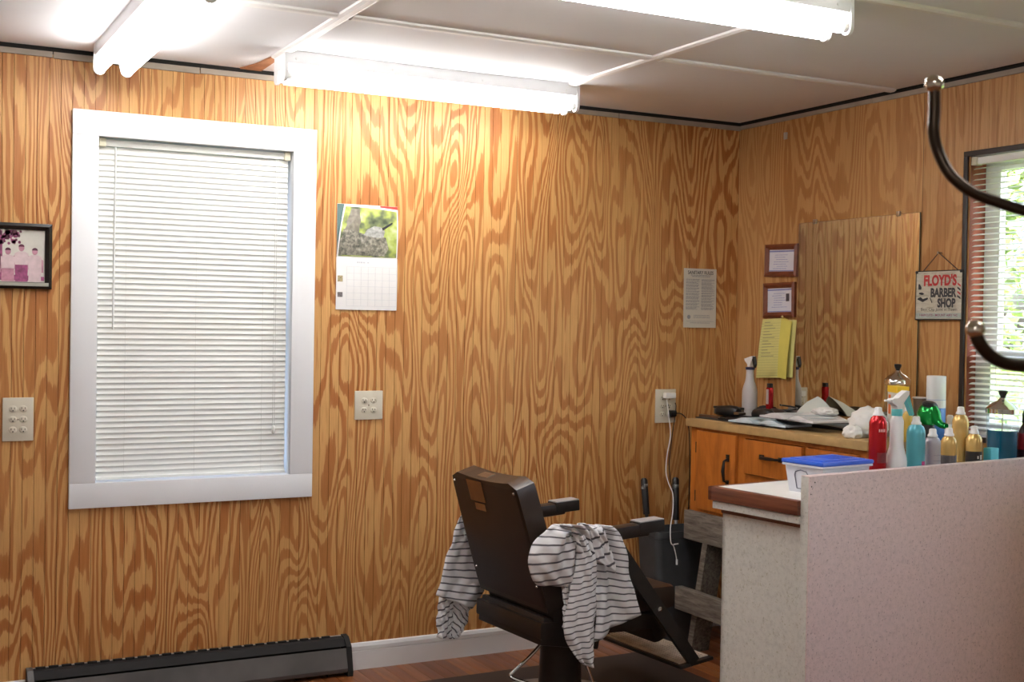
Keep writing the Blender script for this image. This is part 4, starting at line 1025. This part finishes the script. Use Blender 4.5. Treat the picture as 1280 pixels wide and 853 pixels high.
p, h = slab_at(1188, -.22, 519); 
o = thing('pump_vial', 'small clear white vial behind the tall gold can', 'bottle', p, WR)
MB().lathe([(.017,0),(.018,.003),(.018,h*.55),(.010,h*.66),(.010,h*.7)], n=16).build('vial_body', M_MILK, o)
MB().lathe([(.012,h*.68),(.012,h*.94),(.009,h)], n=14).build('cap', mat('tan_cap', (.52,.45,.36), .4), o)
# green hair dryer lying on its side
p, _ = slab_at(1162, -.36)
M_GREEN = mat('green_metallic', (.006,.27,.045), .16, .55, var=.08)
p = Vector((p.x, p.y, CT)); sc = 1/PXM(p)
zc = onX(1162,519,-.36).z-CT
o = thing('hair_dryer', 'shiny green metallic hair dryer with black rear ring', 'hair dryer', p, WR)
rd = 14.5*sc
MB().ball((-2*sc,0,zc), rd, 22, 14, (1,.86,1.05)).build('motor_housing', M_GREEN, o)
MB().lathe([(rd*.62,0),(rd*.66,.010),(rd*.52,.016),(rd*.40,.018)], (0,0,zc+rd*.72), 20, M=rot('Y',14)).build('rear_ring', M_BLACK, o)
MB().tube([(5*sc,0,zc+8*sc),(9*sc,0,zc+2*sc),(13*sc,0,zc-7*sc),(20*sc,0,zc-11*sc),(28*sc,0,zc-12*sc)], [7*sc,7.5*sc,6*sc,4.2*sc,3.6*sc], 14).build('handle', M_GREEN, o)
MB().lathe([(rd*.6,0),(rd*.7,.004),(rd*.55,max(.01,zc-rd*.85))], (-2*sc,0,0), 18).build('nozzle_ring', M_BLACK, o)

# clear spray bottle at the far end
p, h = slab_at(937, -.14, 445); r = 9.5/PXM(p)
o = thing('trigger_bottle', 'frosted spray bottle with dark blue collar near the room corner', 'spray bottle', p, WR)
zb = h-.062
MB().lathe([(r*.92,0),(r,.005),(r,h*.42),(r*.86,h*.50),(r*.62,h*.58),(r*.52,h*.66),(r*.50,zb)], n=22).build('bottle_body', mat('frosted_bottle', (.50,.46,.45), .3, var=.05), o)
MB().lathe([(r*1.008,.006),(r*1.008,h*.14)], n=22, cap=False).build('remaining_liquid', mat('cloudy_liquid', (.46,.42,.40), .3, var=.03), o)
MB().lathe([(r*.62,0),(r*.62,.012)], (0,0,zb-.002), 16).build('screw_collar', mat('navy_collar', (.02,.02,.07), .4), o)
z0 = zb+.012
MB().prism([(-.010,z0),(-.012,z0+.012),(-.030,z0+.026),(-.034,z0+.036),(-.024,z0+.038),(.004,z0+.046),(.022,z0+.050),(.026,z0+.042),(.012,z0+.018),(.010,z0)], -.009, .009, axis=1).build('spray_head', M_ACT, o)
MB().prism([(.018,z0+.046),(.032,z0+.048),(.040,z0+.012),(.034,z0-.004),(.026,z0+.016)], -.007, .007, axis=1).build('trigger', M_BLACK, o)
# red trimmer standing in a dark cradle
p, h = slab_at(962, -.17, 481)
o = thing('hair_trimmer', 'red and silver hair trimmer standing in its dark cradle', 'trimmer', p, WR)
MB().cbox((-.012,0,.014),(.050,.050,.028),bev=.006).cbox((-.018,.01,.034),(.026,.034,.040),bev=.008).build('cradle', M_BLACK, o)
MB().cbox((0,0,h*.5),(.026,.028,h*.86),bev=.009).build('body', M_REDCAN, o)
MB().cbox((.002,-.0145,h*.66),(.014,.006,h*.42),bev=.003).build('silver_face', mat('pale_silver', (.60,.56,.56), .3, .4), o)
MB().cbox((0,0,h*.97),(.022,.018,.020),bev=.002).build('blade_head', M_BLACK, o)
# flat black mat and tools on the slab
def slab_in(px, x): q = onX(px, 510, x); return Vector((x, q.y, CT))
p = slab_in(950, -.27)
tp = thing('tool_mat', 'black rubber tool mat spread over the far end of the slab', 'mat', p, WR)
MB().cbox((0,0,.003),(.50,.33,.006),bev=.002).build('mat_sheet', mat('matt_black', (.014,.013,.014), .7, var=.2), tp)
def clipper(px, x, rz, label, L=.16, dz=.007, mt=None):
    q = slab_in(px, x); o = thing('hair_clipper', label, 'clipper', (q.x,q.y,CT+dz), WR+R(rz), 'hair clippers on the slab')
    MB().tube([(-L/2,0,.024),(-L*.42,0,.024),(0,0,.027),(L*.30,0,.027),(L*.40,0,.024)], [.014,.022,.026,.025,.018], 12).build('body', mt or M_BLACK, o)
    MB().cbox((L*.46,0,.020),(.034,.044,.012),bev=.002).build('blade', M_STEEL, o)
    MB().tube(smooth_path([(-L/2,0,.020),(-L*.62,.012,.008),(-L*.66,.03,.004),(-L*.5,.05,.004)]), .003, 6).build('power_cord', M_BLACK, o)
clipper(911, -.30, 4, 'black hair clipper lying at the far end of the mat')
clipper(955, -.27, -4, 'black hair clipper lying in front of the trimmer cradle', .15)
clipper(972, -.21, 170, 'brown hair clipper lying behind the others on the mat', .13, .007, mat('dark_brown_plastic', (.035,.022,.018), .4))
q = slab_in(918, -.41); o = thing('comb', 'long black styling comb lying along the slab edge', 'comb', (q.x,q.y,CT+.0065), WR+R(3))
MB().cbox((0,.008,.004),(.20,.012,.008),bev=.002).build('spine', M_BLACK, o)
tn = MB()
for k in range(40): tn.box(-.095+k*.0048, -.0925+k*.0048, -.014, .004, .001, .006)
tn.build('teeth', M_BLACK, o)
q = slab_in(884, -.38); o = thing('straight_razor', 'closed brown handled razor at the end of the slab', 'razor', (q.x,q.y-.02,CT+.0005), WR+R(4))
MB().cbox((0,0,.007),(.13,.020,.013),bev=.004).build('handle', mat('brown_horn', (.09,.04,.02), .35, var=.2), o)
MB().cbox((.07,0,.007),(.03,.014,.004),bev=.001).build('tang', M_STEEL, o)
q = slab_in(907, -.20); o = thing('tool_case', 'low olive tan tool case with a black lid behind the clippers', 'case', (q.x,q.y-.03,CT+.0065), WR)
MB().cbox((0,0,.014),(.15,.07,.028),bev=.004).build('case_body', mat('olive_case', (.13,.10,.06), .6, var=.15), o)
MB().cbox((0,0,.031),(.154,.074,.010),bev=.003).build('case_lid', M_BLACK, o)
q = slab_in(985, -.11); o = thing('wire_cord_coil', 'loose coil of black clipper cord against the mirror', 'cord', (q.x,q.y,CT+.0005), WR)
MB().tube(smooth_path([(.09*math.cos(k*.8)*(1-.03*k), .035*math.sin(k*.8), .006+.003*k) for k in range(22)],4), .0042, 6).build('coil', M_BLACK, o)
# magazines
def magazine(px, x, rz, label, L, W, cols, dz, open_=True):
    q = slab_in(px, x); o = thing('magazine', label, 'magazine', (q.x,q.y,CT+dz), WR+R(rz), 'magazines on the slab')
    V = []; n = 20; th = .007
    for i in range(n+1):
        f_ = i/n*2-1; z = th+.016*math.exp(-(abs(f_)-.45)**2*12) - .012*math.exp(-f_*f_*60) if open_ else th+.006*math.sin(math.pi*(f_+1)/2)
        V.append((f_*L/2, z))
    poly = [(-L/2,0)]+[(L/2,0)]+[(x_,z) for x_,z in reversed(V)]
    MB().prism(poly, -W/2, W/2, axis=1, smooth=True).build('pages', mat(cols[0], cols[1], .45, var=.10, vscale=16), o)
    MB().prism([(-L/2-.004,-.0018),(L/2+.004,-.0018),(L/2+.004,0),(-L/2-.004,0)], -W/2-.003, W/2+.003, axis=1).build('cover', mat(cols[2], cols[3], .35, var=.2), o)
    k = MB()
    for j in range(9):
        f_ = -.85+j*.2; i = int((f_+1)/2*n); z = max(V[i][1], V[min(i+1,n)][1])+.0008
        k.box(f_*L/2, f_*L/2+.009, -W*.4, W*(.1+.08*(j%3)), z, z+.0003)
    k.build('print', mat('mag_ink', (.20,.30,.36), .5, var=.3, vscale=60), o)
magazine(962, -.385, 5, 'open magazine with pale blue pages lying at the slab edge', .34, .15, ('mag_blue',(.52,.62,.68),'mag_cover_a',(.03,.03,.04)), .0085)
magazine(1045, -.17, 4, 'closed dark magazine lying under the curled white sheet', .24, .17, ('mag_grey',(.05,.05,.055),'mag_cover_c',(.03,.03,.03)), .0025, False)
magazine(1006, -.350, -4, 'open white magazine with dark cover lying over the blue pages', .36, .19, ('mag_white',(.70,.69,.70),'mag_cover_b',(.02,.02,.025)), .040)
q = slab_in(1014, -.13); o = thing('curled_sheet', 'curled white paper sheet standing up in front of the mirror', 'paper', (q.x,q.y,CT+.0005), WR)
mb = MB(); V = []; n = 14
for i in range(n+1):
    f_ = i/n; hz = .112*(1-f_**1.7)*min(1,.55+f_*4)+.006
    for k in range(5):
        g_ = k/4; V.append((-.075+.160*f_-.012*g_*(1-f_), -.045+.135*g_*g_-.020*math.sin(math.pi*f_)*(1-g_), hz*g_*(1+.1*math.sin(math.pi*g_))))
F = [(i*5+k, (i+1)*5+k, (i+1)*5+k+1, i*5+k+1) for i in range(n) for k in range(4)]
mb.add(V, F, True); mb.add([(v[0],v[1]+.0008,v[2]) for v in V], F, True)
mb.build('sheet', mat('grey_white_paper', (.62,.65,.61), .7, var=.03), o)
def crumple(name, label, cat, loc, size, seed, mt, rz=0, amp=.34):
    rg = random.Random(seed); o = thing(name, label, cat, loc, rz)
    bm = bmesh.new(); bmesh.ops.create_icosphere(bm, subdivisions=4, radius=1)
    ax = [(Vector((rg.gauss(0,1),rg.gauss(0,1),rg.gauss(0,1))).normalized(), rg.uniform(3,8), rg.uniform(0,6)) for _ in range(9)]
    for v in bm.verts:
        n_ = v.co.normalized(); d_ = max(abs(math.sin(n_.dot(a_)*f_+p_)) for a_,f_,p_ in ax[:4])*.5+sum(abs(math.sin(n_.dot(a_)*f_*1.6+p_)) for a_,f_,p_ in ax[4:])/10
        c_ = n_*(1-amp+amp*1.5*d_); v.co = Vector((c_.x*size[0], c_.y*size[1], max(0,(c_.z*.5+.42))*size[2]))
    me = bpy.data.meshes.new(name); bm.to_mesh(me); bm.free(); me.materials.append(mt)
    for pl_ in me.polygons: pl_.use_smooth = True
    link('crumpled_body', me, o); return o
M_TISSUE = mat('tissue_white', (.74,.72,.69), .8, var=.03)
q = slab_in(1086, -.34); crumple('crumpled_towel', 'crumpled white paper towel heap beside the red can', 'paper towel', q, (.072,.060,.118), 4, M_TISSUE, WR, .6)
q = slab_in(1066, -.43); crumple('tissue_wad', 'small wad of white tissue on the slab edge', 'tissue', q, (.040,.028,.050), 8, M_TISSUE, WR, .55)
q = slab_in(1032, -.30); crumple('tissue_wad', 'crumpled white tissue lying on the open magazines', 'tissue', (q.x,q.y,CT+.062), (.055,.040,.034), 12, M_TISSUE, WR, .6)
q = slab_in(950, -.09); crumple('black_cloth', 'crumpled black cloth lying beside the red trimmer', 'cloth', (q.x,q.y-.05,CT+.0065), (.055,.045,.050), 21, mat('black_cotton', (.013,.012,.013), .85, var=.2), WR, .5)
q = slab_in(991, -.045); o = thing('clear_cup', 'small clear plastic cup in front of the mirror edge', 'cup', q, WR)
MB().lathe([(.016,0),(.022,.055),(.0205,.055),(.015,.003)], n=16).build('cup_wall', mat('clear_plastic', (.55,.52,.52), .2, var=.05), o)

# ================================================================== FLOOR MAT AND BARBER CHAIR
mt_ = thing('floor_mat', 'dark brown rubber floor mat under the barber chair', 'mat', (-1.45, -.95, 0), R(1))
MB().cbox((0,0,.005),(1.50,1.30,.010),bev=.003).build('mat_sheet', mat('mat_rubber', (.030,.019,.015), .6, var=.2, vscale=5, bump=.15, bscale=60), mt_)
ROTB = R(4); CH = Vector((-1.42,-.80,.010))
ch = thing('barber_chair', 'dark brown vinyl barber chair with reclined back and steel pedestal', 'barber chair', CH, ROTB)
B1 = Vector((math.cos(ROTB),math.sin(ROTB),0)); B2 = Vector((-math.sin(ROTB),math.cos(ROTB),0))
def chl(px, py, yl):            # pixel to chair-local point on the upright plane yl
    p = onV(px, py, CH+B2*yl, B2)-CH; return Vector((p.dot(B1), yl, p.z))
# backrest: a reclined padded slab with a dished top edge
bk_ang = -17
MBK = Matrix.Rotation(R(bk_ang), 3, 'Y')
TH, BH, BW = .080, .490, .485
def bkp(x, y, z): return MBK @ Vector((x,y,z)) + Vector((-.177,0,.430))
mb = MB(); nx, ny, nz = 4, 10, 8
bm = bmesh.new(); bmesh.ops.create_cube(bm, size=1)
bmesh.ops.subdivide_edges(bm, edges=list(bm.edges), cuts=9, use_grid_fill=True)
for v in bm.verts:
    x, y, z = v.co.x*2, v.co.y*2, v.co.z*2     # -1..1
    rr = .16
    fx, fy, fz = x, y, z
    # superellipse rounding in the y-z outline and at the front edges
    ey, ez = abs(y)**6, abs(z)**6
    pil = 1-.10*(x>0)*max(ey,ez)
    yy = y*BW/2*(1-.02*abs(z)**8)*(1-.030*max(0,z)); zz = (z+1)/2*BH
    if z > .7: zz -= .016*(1-y*y)*(z-.7)/.3*1.0
    cor = max(0, abs(y)-.86)*max(0, z-.80); zz -= cor*1.6*.55
    xx = x*TH/2*pil
    v.co = bkp(xx, yy, zz)
bm.verts.index_update()
mb.add([v.co for v in bm.verts], [tuple(v.index for v in f.verts) for f in bm.faces], True); bm.free()
back = mb.build('backrest', M_BROWNV, ch)
# flat rear shell with screws and headrest socket plate
MB().add([bkp(-TH/2-.003,-BW/2+.012,.02),bkp(-TH/2-.003,BW/2-.012,.02),bkp(-TH/2-.003,BW/2-.020,BH-.028),bkp(-TH/2-.003,-BW/2+.020,BH-.028)], [(0,1,2,3)]).build('rear_shell', mat('brown_shell', (.022,.012,.010), .42, var=.15), back)
for y_, z_ in ((BW/2-.03,BH-.04),(-BW/2+.03,BH-.04),(-BW/2+.03,.10),(BW/2-.03,.10)):
    MB().ball(bkp(-TH/2-.004,y_,z_), .006, 8, 6).build('shell_screw', M_CHROME, back)
pb = lambda y0,y1,z0,z1,d: [bkp(-TH/2-d,y0,z0),bkp(-TH/2-d,y1,z0),bkp(-TH/2-d,y1,z1),bkp(-TH/2-d,y0,z1)]
MB().add(pb(.008,.118,BH-.105,BH-.022,.005), [(0,1,2,3)]).add(pb(.020,.095,BH-.140,BH-.112,.005), [(0,1,2,3)]).build('headrest_plate', mat('brass_brown', (.30,.19,.12), .25, .8, var=.2), back)
MB().cbox(bkp(.0,.04,BH-.016),(.040,.075,.006),MBK,bev=.001).build('headrest_socket', M_STEEL, back)
MB().tube([bkp(-TH/2+.006,BW/2-.055,BH-.014),bkp(-TH/2+.002,0,BH-.026),bkp(-TH/2+.006,-BW/2+.055,BH-.014)], .0025, 6).build('piping', M_BLACKV, back)
# seat, skirt, calf pad
def ch_box(c, s, name, mt, M=None, bev=.012): return MB().cbox(c, s, M, bev).build(name, mt, ch)
ch_box((.09,0,.420),(.56,.47,.095),'seat_cushion',M_BROWNV,None,.03)
ch_box((.05,0,.345),(.58,.46,.060),'seat_frame',M_BLACKV,rot('Y',2),.008)
ch_box((-.10,0,.330),(.26,.44,.10),'rear_skirt',M_BLACKV,rot('Y',10),.008)
ch_box((.295,0,.330),(.065,.42,.17),'calf_pad',M_BLACKV,rot('Y',-20),.02)
# arms
for s_ in (-1,1):
    y = s_*.275
    a = MB().cbox((.015,y,.690),(.34,.062,.050),rot('Y',-3),.016).build('arm_pad', M_BLACKV, ch)
    MB().cbox((.190,y,.707),(.115,.066,.044),rot('Y',-3),.006).build('ashtray_cap', M_DSTEEL, a)
    MB().cbox((.190,y,.7305),(.110,.060,.004),rot('Y',-3),.001).build('chrome_inlay', mat('brushed_inlay', (.50,.49,.50), .35, .3, var=.05), a)
    MB().prism([(-.12,.675),(-.05,.675),(-.02,.40),(.02,.33),(-.06,.33),(-.10,.42)], y-.012*1, y+.012, axis=1).build('arm_support', M_DSTEEL, ch)
    # long footrest strut from below the arm down to the foot plate
    P = chl(762,672,-.285), chl(868,828,-.285)
    d = (P[1]-P[0]).normalized(); nrm = Vector((-d.z,0,d.x))*.030
    q = [(P[0].x+nrm.x,P[0].z+nrm.z),(P[0].x-nrm.x,P[0].z-nrm.z),(P[1].x-nrm.x*.75,P[1].z-nrm.z*.75),(P[1].x+nrm.x*.75,P[1].z+nrm.z*.75)]
    MB().prism(q, s_*.272, s_*.292, axis=1).build('footrest_strut', M_DSTEEL, ch)
    bo = P[0].lerp(P[1],.56)
    MB().lathe([(.011,0),(.010,.006),(.005,.008)], (bo.x, s_*.292, bo.z), 10, M=rot('X',90*s_*-1)).build('pivot_bolt', M_CHROME, ch)
# foot plate
fp = chl(868,828,-.285); fx, fz = fp.x, fp.z
mb = MB().cbox((fx+.010,.02,fz-.004),(.160,.62,.014),rot('Y',-6),.003); foot = mb.build('foot_plate', M_DSTEEL, ch)
M_TREAD = mat('tread_metal', (.55,.50,.45), .55, .4, var=.25, vscale=18)
MB().cbox((fx+.009,.02,fz+.0045),(.140,.58,.004),rot('Y',-6),.001).build('tread_plate', M_TREAD, foot)
rbm = MB()
for k in range(9): rbm.cbox((fx-.043+k*.013,.02,fz+.0075-(k-4)*-.0013),(.003,.56,.003))
rbm.build('tread_ribs', M_TREAD, foot)
# pedestal and base
MB().lathe([(.085,.030),(.083,.06),(.078,.20),(.080,.28),(.095,.315)], n=28).build('pedestal', mat('pedestal_enamel', (.032,.022,.018), .3, .3, var=.15), ch)
MB().lathe([(.285,0),(.29,.008),(.27,.024),(.16,.040),(.095,.058),(.086,.07)], n=36).build('base_disc', mat('base_chrome', (.35,.34,.33), .3, .9, var=.1), ch)
# pump lever (chrome rod bent at the end) and the brake rod
lv = [chl(688,790,-.05), chl(668,815,-.06), chl(644,838,-.07), chl(638,845,-.075), chl(646,850,-.09), chl(668,857,-.13)]
lv = [v for v in lv]
MB().tube(smooth_path(lv,4), .0065, 8).build('pump_lever', M_CHROME, ch)
MB().tube([chl(722,800,-.20), chl(744,862,-.24)], .006, 8).build('brake_rod', M_CHROME, ch)
ch_box((-.02,-.10,.295),(.10,.12,.05),'pump_housing',M_BLACKV,None,.01)

# --- striped barber capes thrown over the arms
t = NT('striped_cotton'); uv = t.n('ShaderNodeTexCoord').outputs['UV']; sp = t.n('ShaderNodeSeparateXYZ'); t.l(uv, sp.inputs[0])
nz_ = t.noise(t.coord(), 60, 2)
v_ = t.math('MULTIPLY_ADD', nz_, .0012, sp.outputs[1])
fr_ = t.math('FRACT', t.math('DIVIDE', v_, .0245))
t.l(t.ramp(fr_, [(.0,(.74,.73,.75)), (.74,(.74,.73,.75)), (.79,(.10,.095,.11)), (.95,(.10,.095,.11)), (1.0,(.74,.73,.75))]), t.b.inputs['Base Color'])
t.b.inputs['Roughness'].default_value = .85; t.bump(t.noise(t.coord(), 400, 2), .1, .001)
M_STRIPE = t.m
def poly_at(P, t_):
    """point at fraction t_ of a polyline, by length"""
    L = [0]
    for a_, b_ in zip(P, P[1:]): L.append(L[-1]+(b_-a_).length)
    s = t_*L[-1]
    for i in range(len(P)-1):
        if s <= L[i+1] or i == len(P)-2:
            k = (s-L[i])/max(1e-9,(L[i+1]-L[i])); return P[i].lerp(P[i+1], k)
def cloth(name, parent, sheets, mt):
    """each sheet: left and right edge polylines (local points), bulge(u,v) outwards along -y, stripe length"""
    V = []; F = []; U = []
    for left, right, bulge, vlen, v0, skew in sheets:
        left, right = smooth_path(left,6), smooth_path(right,6); o = len(V); nu, nv = 26, 40
        for j in range(nv+1):
            for i in range(nu+1):
                u, v = i/nu, j/nv; p = poly_at(left,v).lerp(poly_at(right,v), u)
                V.append(p+Vector((.003*math.sin(v*17+u*5),-bulge(u,v)-.004*math.sin(u*21+v*9+len(F)*.01)*math.sin(v*11+u*3)-.003*math.sin(v*30-u*16),0))); U.append((u, v0+v*vlen+skew*u))
        for j in range(nv):
            for i in range(nu):
                a_ = o+j*(nu+1)+i; F.append((a_, a_+1, a_+nu+2, a_+nu+1))
    me = bpy.data.meshes.new(name); me.from_pydata([tuple(v) for v in V], [], F); me.materials.append(mt)
    ul = me.uv_layers.new(name='stripe')
    for lp in me.loops: ul.data[lp.index].uv = U[lp.vertex_index]
    for pl_ in me.polygons: pl_.use_smooth = True
    ob = link(name, me, parent); md = ob.modifiers.new('thickness','SOLIDIFY'); md.thickness = .003; md.offset = 0
    return ob
cp = thing('striped_cape', 'grey striped white barber cape draped over the chair arm with chrome lever beneath', 'cape', CH, ROTB)
Q = lambda pts, yl: [chl(px,py,yl) for px,py in pts]
YN = -.315
top = lambda x, y, z=.745: Vector((x,y,z))
sin = math.sin
tl = chl(706,664,YN); 
sheets = []
# right-hand fall
L_ = [chl(728,664,-.20)] + Q([(727,656),(733,672),(738,700),(741,740),(742,775),(741,803)], YN)
R_ = [chl(764,664,-.20)] + Q([(762,657),(774,668),(782,698),(789,733),(795,757),(798,768)], YN)
sheets.append((L_, R_, lambda u,v: .016*sin(u*7+1)*min(1,v*2.2)+.006*sin(u*15+v*4), .52, 0, -.075))
# front tongue
L_ = Q([(713,668),(720,690),(718,715),(709,750),(704,785),(708,805),(716,820),(728,830)], YN-.02)
R_ = Q([(730,668),(742,690),(746,715),(745,750),(744,785),(743,810),(740,826),(737,834)], YN-.02)
sheets.append((L_, R_, lambda u,v: .026*sin(math.pi*u)+.010*sin(u*9+v*2)*v, .56, .012, .018))
# thin piece showing behind the tongue
L_ = Q([(704,730),(704,757),(703,785)], YN-.004); R_ = Q([(716,730),(714,762),(712,792)], YN-.004)
sheets.append((L_, R_, lambda u,v: .004*sin(u*6), .19, .004, .01))
# bunched bag at the rear
L_ = [chl(712,656,-.22)] + Q([(690,656),(676,668),(666,684),(661,703),(664,722),(674,732)], YN+.01)
R_ = [chl(722,664,-.22)] + Q([(713,668),(717,680),(720,694),(721,708),(721,722),(716,734)], YN-.01)
sheets.append((L_, R_, lambda u,v: .044*(sin(math.pi*min(1,u*1.05))**.7)*(sin(math.pi*min(1,max(0,v)))**.6)+.008*sin(u*11+v*6)*sin(math.pi*v), .30, .006, .030))
# folds lying across the arm
L_ = [chl(698,664,-.20)] + Q([(700,656),(710,662),(718,674),(722,690)], YN-.03)
R_ = [chl(742,664,-.20)] + Q([(728,654),(742,662),(748,676),(752,692)], YN-.03)
sheets.append((L_, R_, lambda u,v: .024*sin(math.pi*u)*sin(math.pi*min(1,v+.1))+.009*sin(u*14), .17, .015, -.03))
L_ = [chl(736,664,-.20)] + Q([(736,658),(738,676),(740,690),(744,700)], YN-.02)
R_ = [chl(756,664,-.20)] + Q([(752,660),(762,684),(768,704),(769,717)], YN-.02)
sheets.append((L_, R_, lambda u,v: .026*sin(math.pi*u)*(.4+.6*v)+.006*sin(u*10), .20, .02, .05))
cloth('cape_cloth', cp, sheets, M_STRIPE)
cp2 = thing('striped_cape', 'grey striped white barber cape hanging behind the backrest near the plywood wall', 'cape', CH, ROTB)
YF = .300
sheets = []
L_ = [chl(590,650,.24)] + Q([(577,644),(568,664),(558,694),(550,722),(545,744)], YF)
R_ = [chl(602,650,.24)] + Q([(590,646),(606,668),(610,700),(606,735),(591,762)], YF)
sheets.append((L_, R_, lambda u,v: .030*sin(math.pi*u)*v+.010*sin(u*8+v*2)*v, .36, 0, .035))
L_ = Q([(551,738),(548,757),(546,778),(547,797)], YF+.02); R_ = Q([(569,742),(567,757),(565,775),(563,799)], YF+.02)
sheets.append((L_, R_, lambda u,v: .016*sin(math.pi*u)+.004*sin(u*7), .15, .004, .045))
L_ = Q([(567,742),(566,758),(564,778),(562,799)], YF+.02); R_ = Q([(588,752),(586,765),(582,782),(573,796)], YF+.02)
sheets.append((L_, R_, lambda u,v: .018*sin(math.pi*u), .15, .010, -.050))
cloth('cape_cloth', cp2, sheets, M_STRIPE)

# ================================================================== COAT STAND NEAR THE CAMERA
DR = 1.10
def near(px, py, d=DR): return CAM + ray(px,py)*d
ps_ = near(1352, 300); cs = thing('coat_stand', 'dark bronze coat stand with ball tipped curved hooks', 'coat stand', (ps_.x, ps_.y, 0))
o0 = Vector((ps_.x,ps_.y,0))
MB().lathe([(.015,.03),(.015,1.60),(.017,1.605),(.012,1.63),(.020,1.65),(.021,1.67),(.012,1.69),(.002,1.695)], n=18).build('pole', M_DARKBRONZE, cs)
MB().lathe([(.17,0),(.172,.008),(.14,.016),(.05,.026),(.02,.05),(.016,.06)], n=32).build('base_disc', M_DARKBRONZE, cs)
def hook(pts, depths, r, ball, br, name='hook'):
    P = [near(px,py,d)-o0 for (px,py),d in zip(pts,depths)]
    h_ = MB().tube(smooth_path(P,5), r, 12).build(name, M_DARKBRONZE, cs)
    b_ = near(ball[0],ball[1],depths[0])-o0
    MB().ball(b_, br, 16, 10).build('ball_tip', M_NICKEL, h_)
hook([(1168,112),(1168,140),(1167,165),(1173,190),(1188,218),(1215,240),(1250,254),(1290,266),(1348,282)], [DR+.02]*4+[DR+.015,DR+.01,DR+.005,DR,DR], .0052, (1168,105), .0085)
hook([(1219,416),(1225,430),(1238,445),(1258,455),(1285,458),(1320,456),(1350,448)], [DR-.04,DR-.04,DR-.035,DR-.03,DR-.02,DR-.01,DR], .0058, (1219,412), .0082)
hq = near(1352,280)-o0
for d_ in (RT.copy(),):
    d_.z = 0
    P = [hq, hq+d_*.06+Vector((0,0,.012)), hq+d_*.11+Vector((0,0,.04)), hq+d_*.125+Vector((0,0,.09)), hq+d_*.125+Vector((0,0,.12))]
    h_ = MB().tube(smooth_path(P,5), .0052, 12).build('hook', M_DARKBRONZE, cs); MB().ball(P[-1], .0085, 16, 10).build('ball_tip', M_NICKEL, h_)
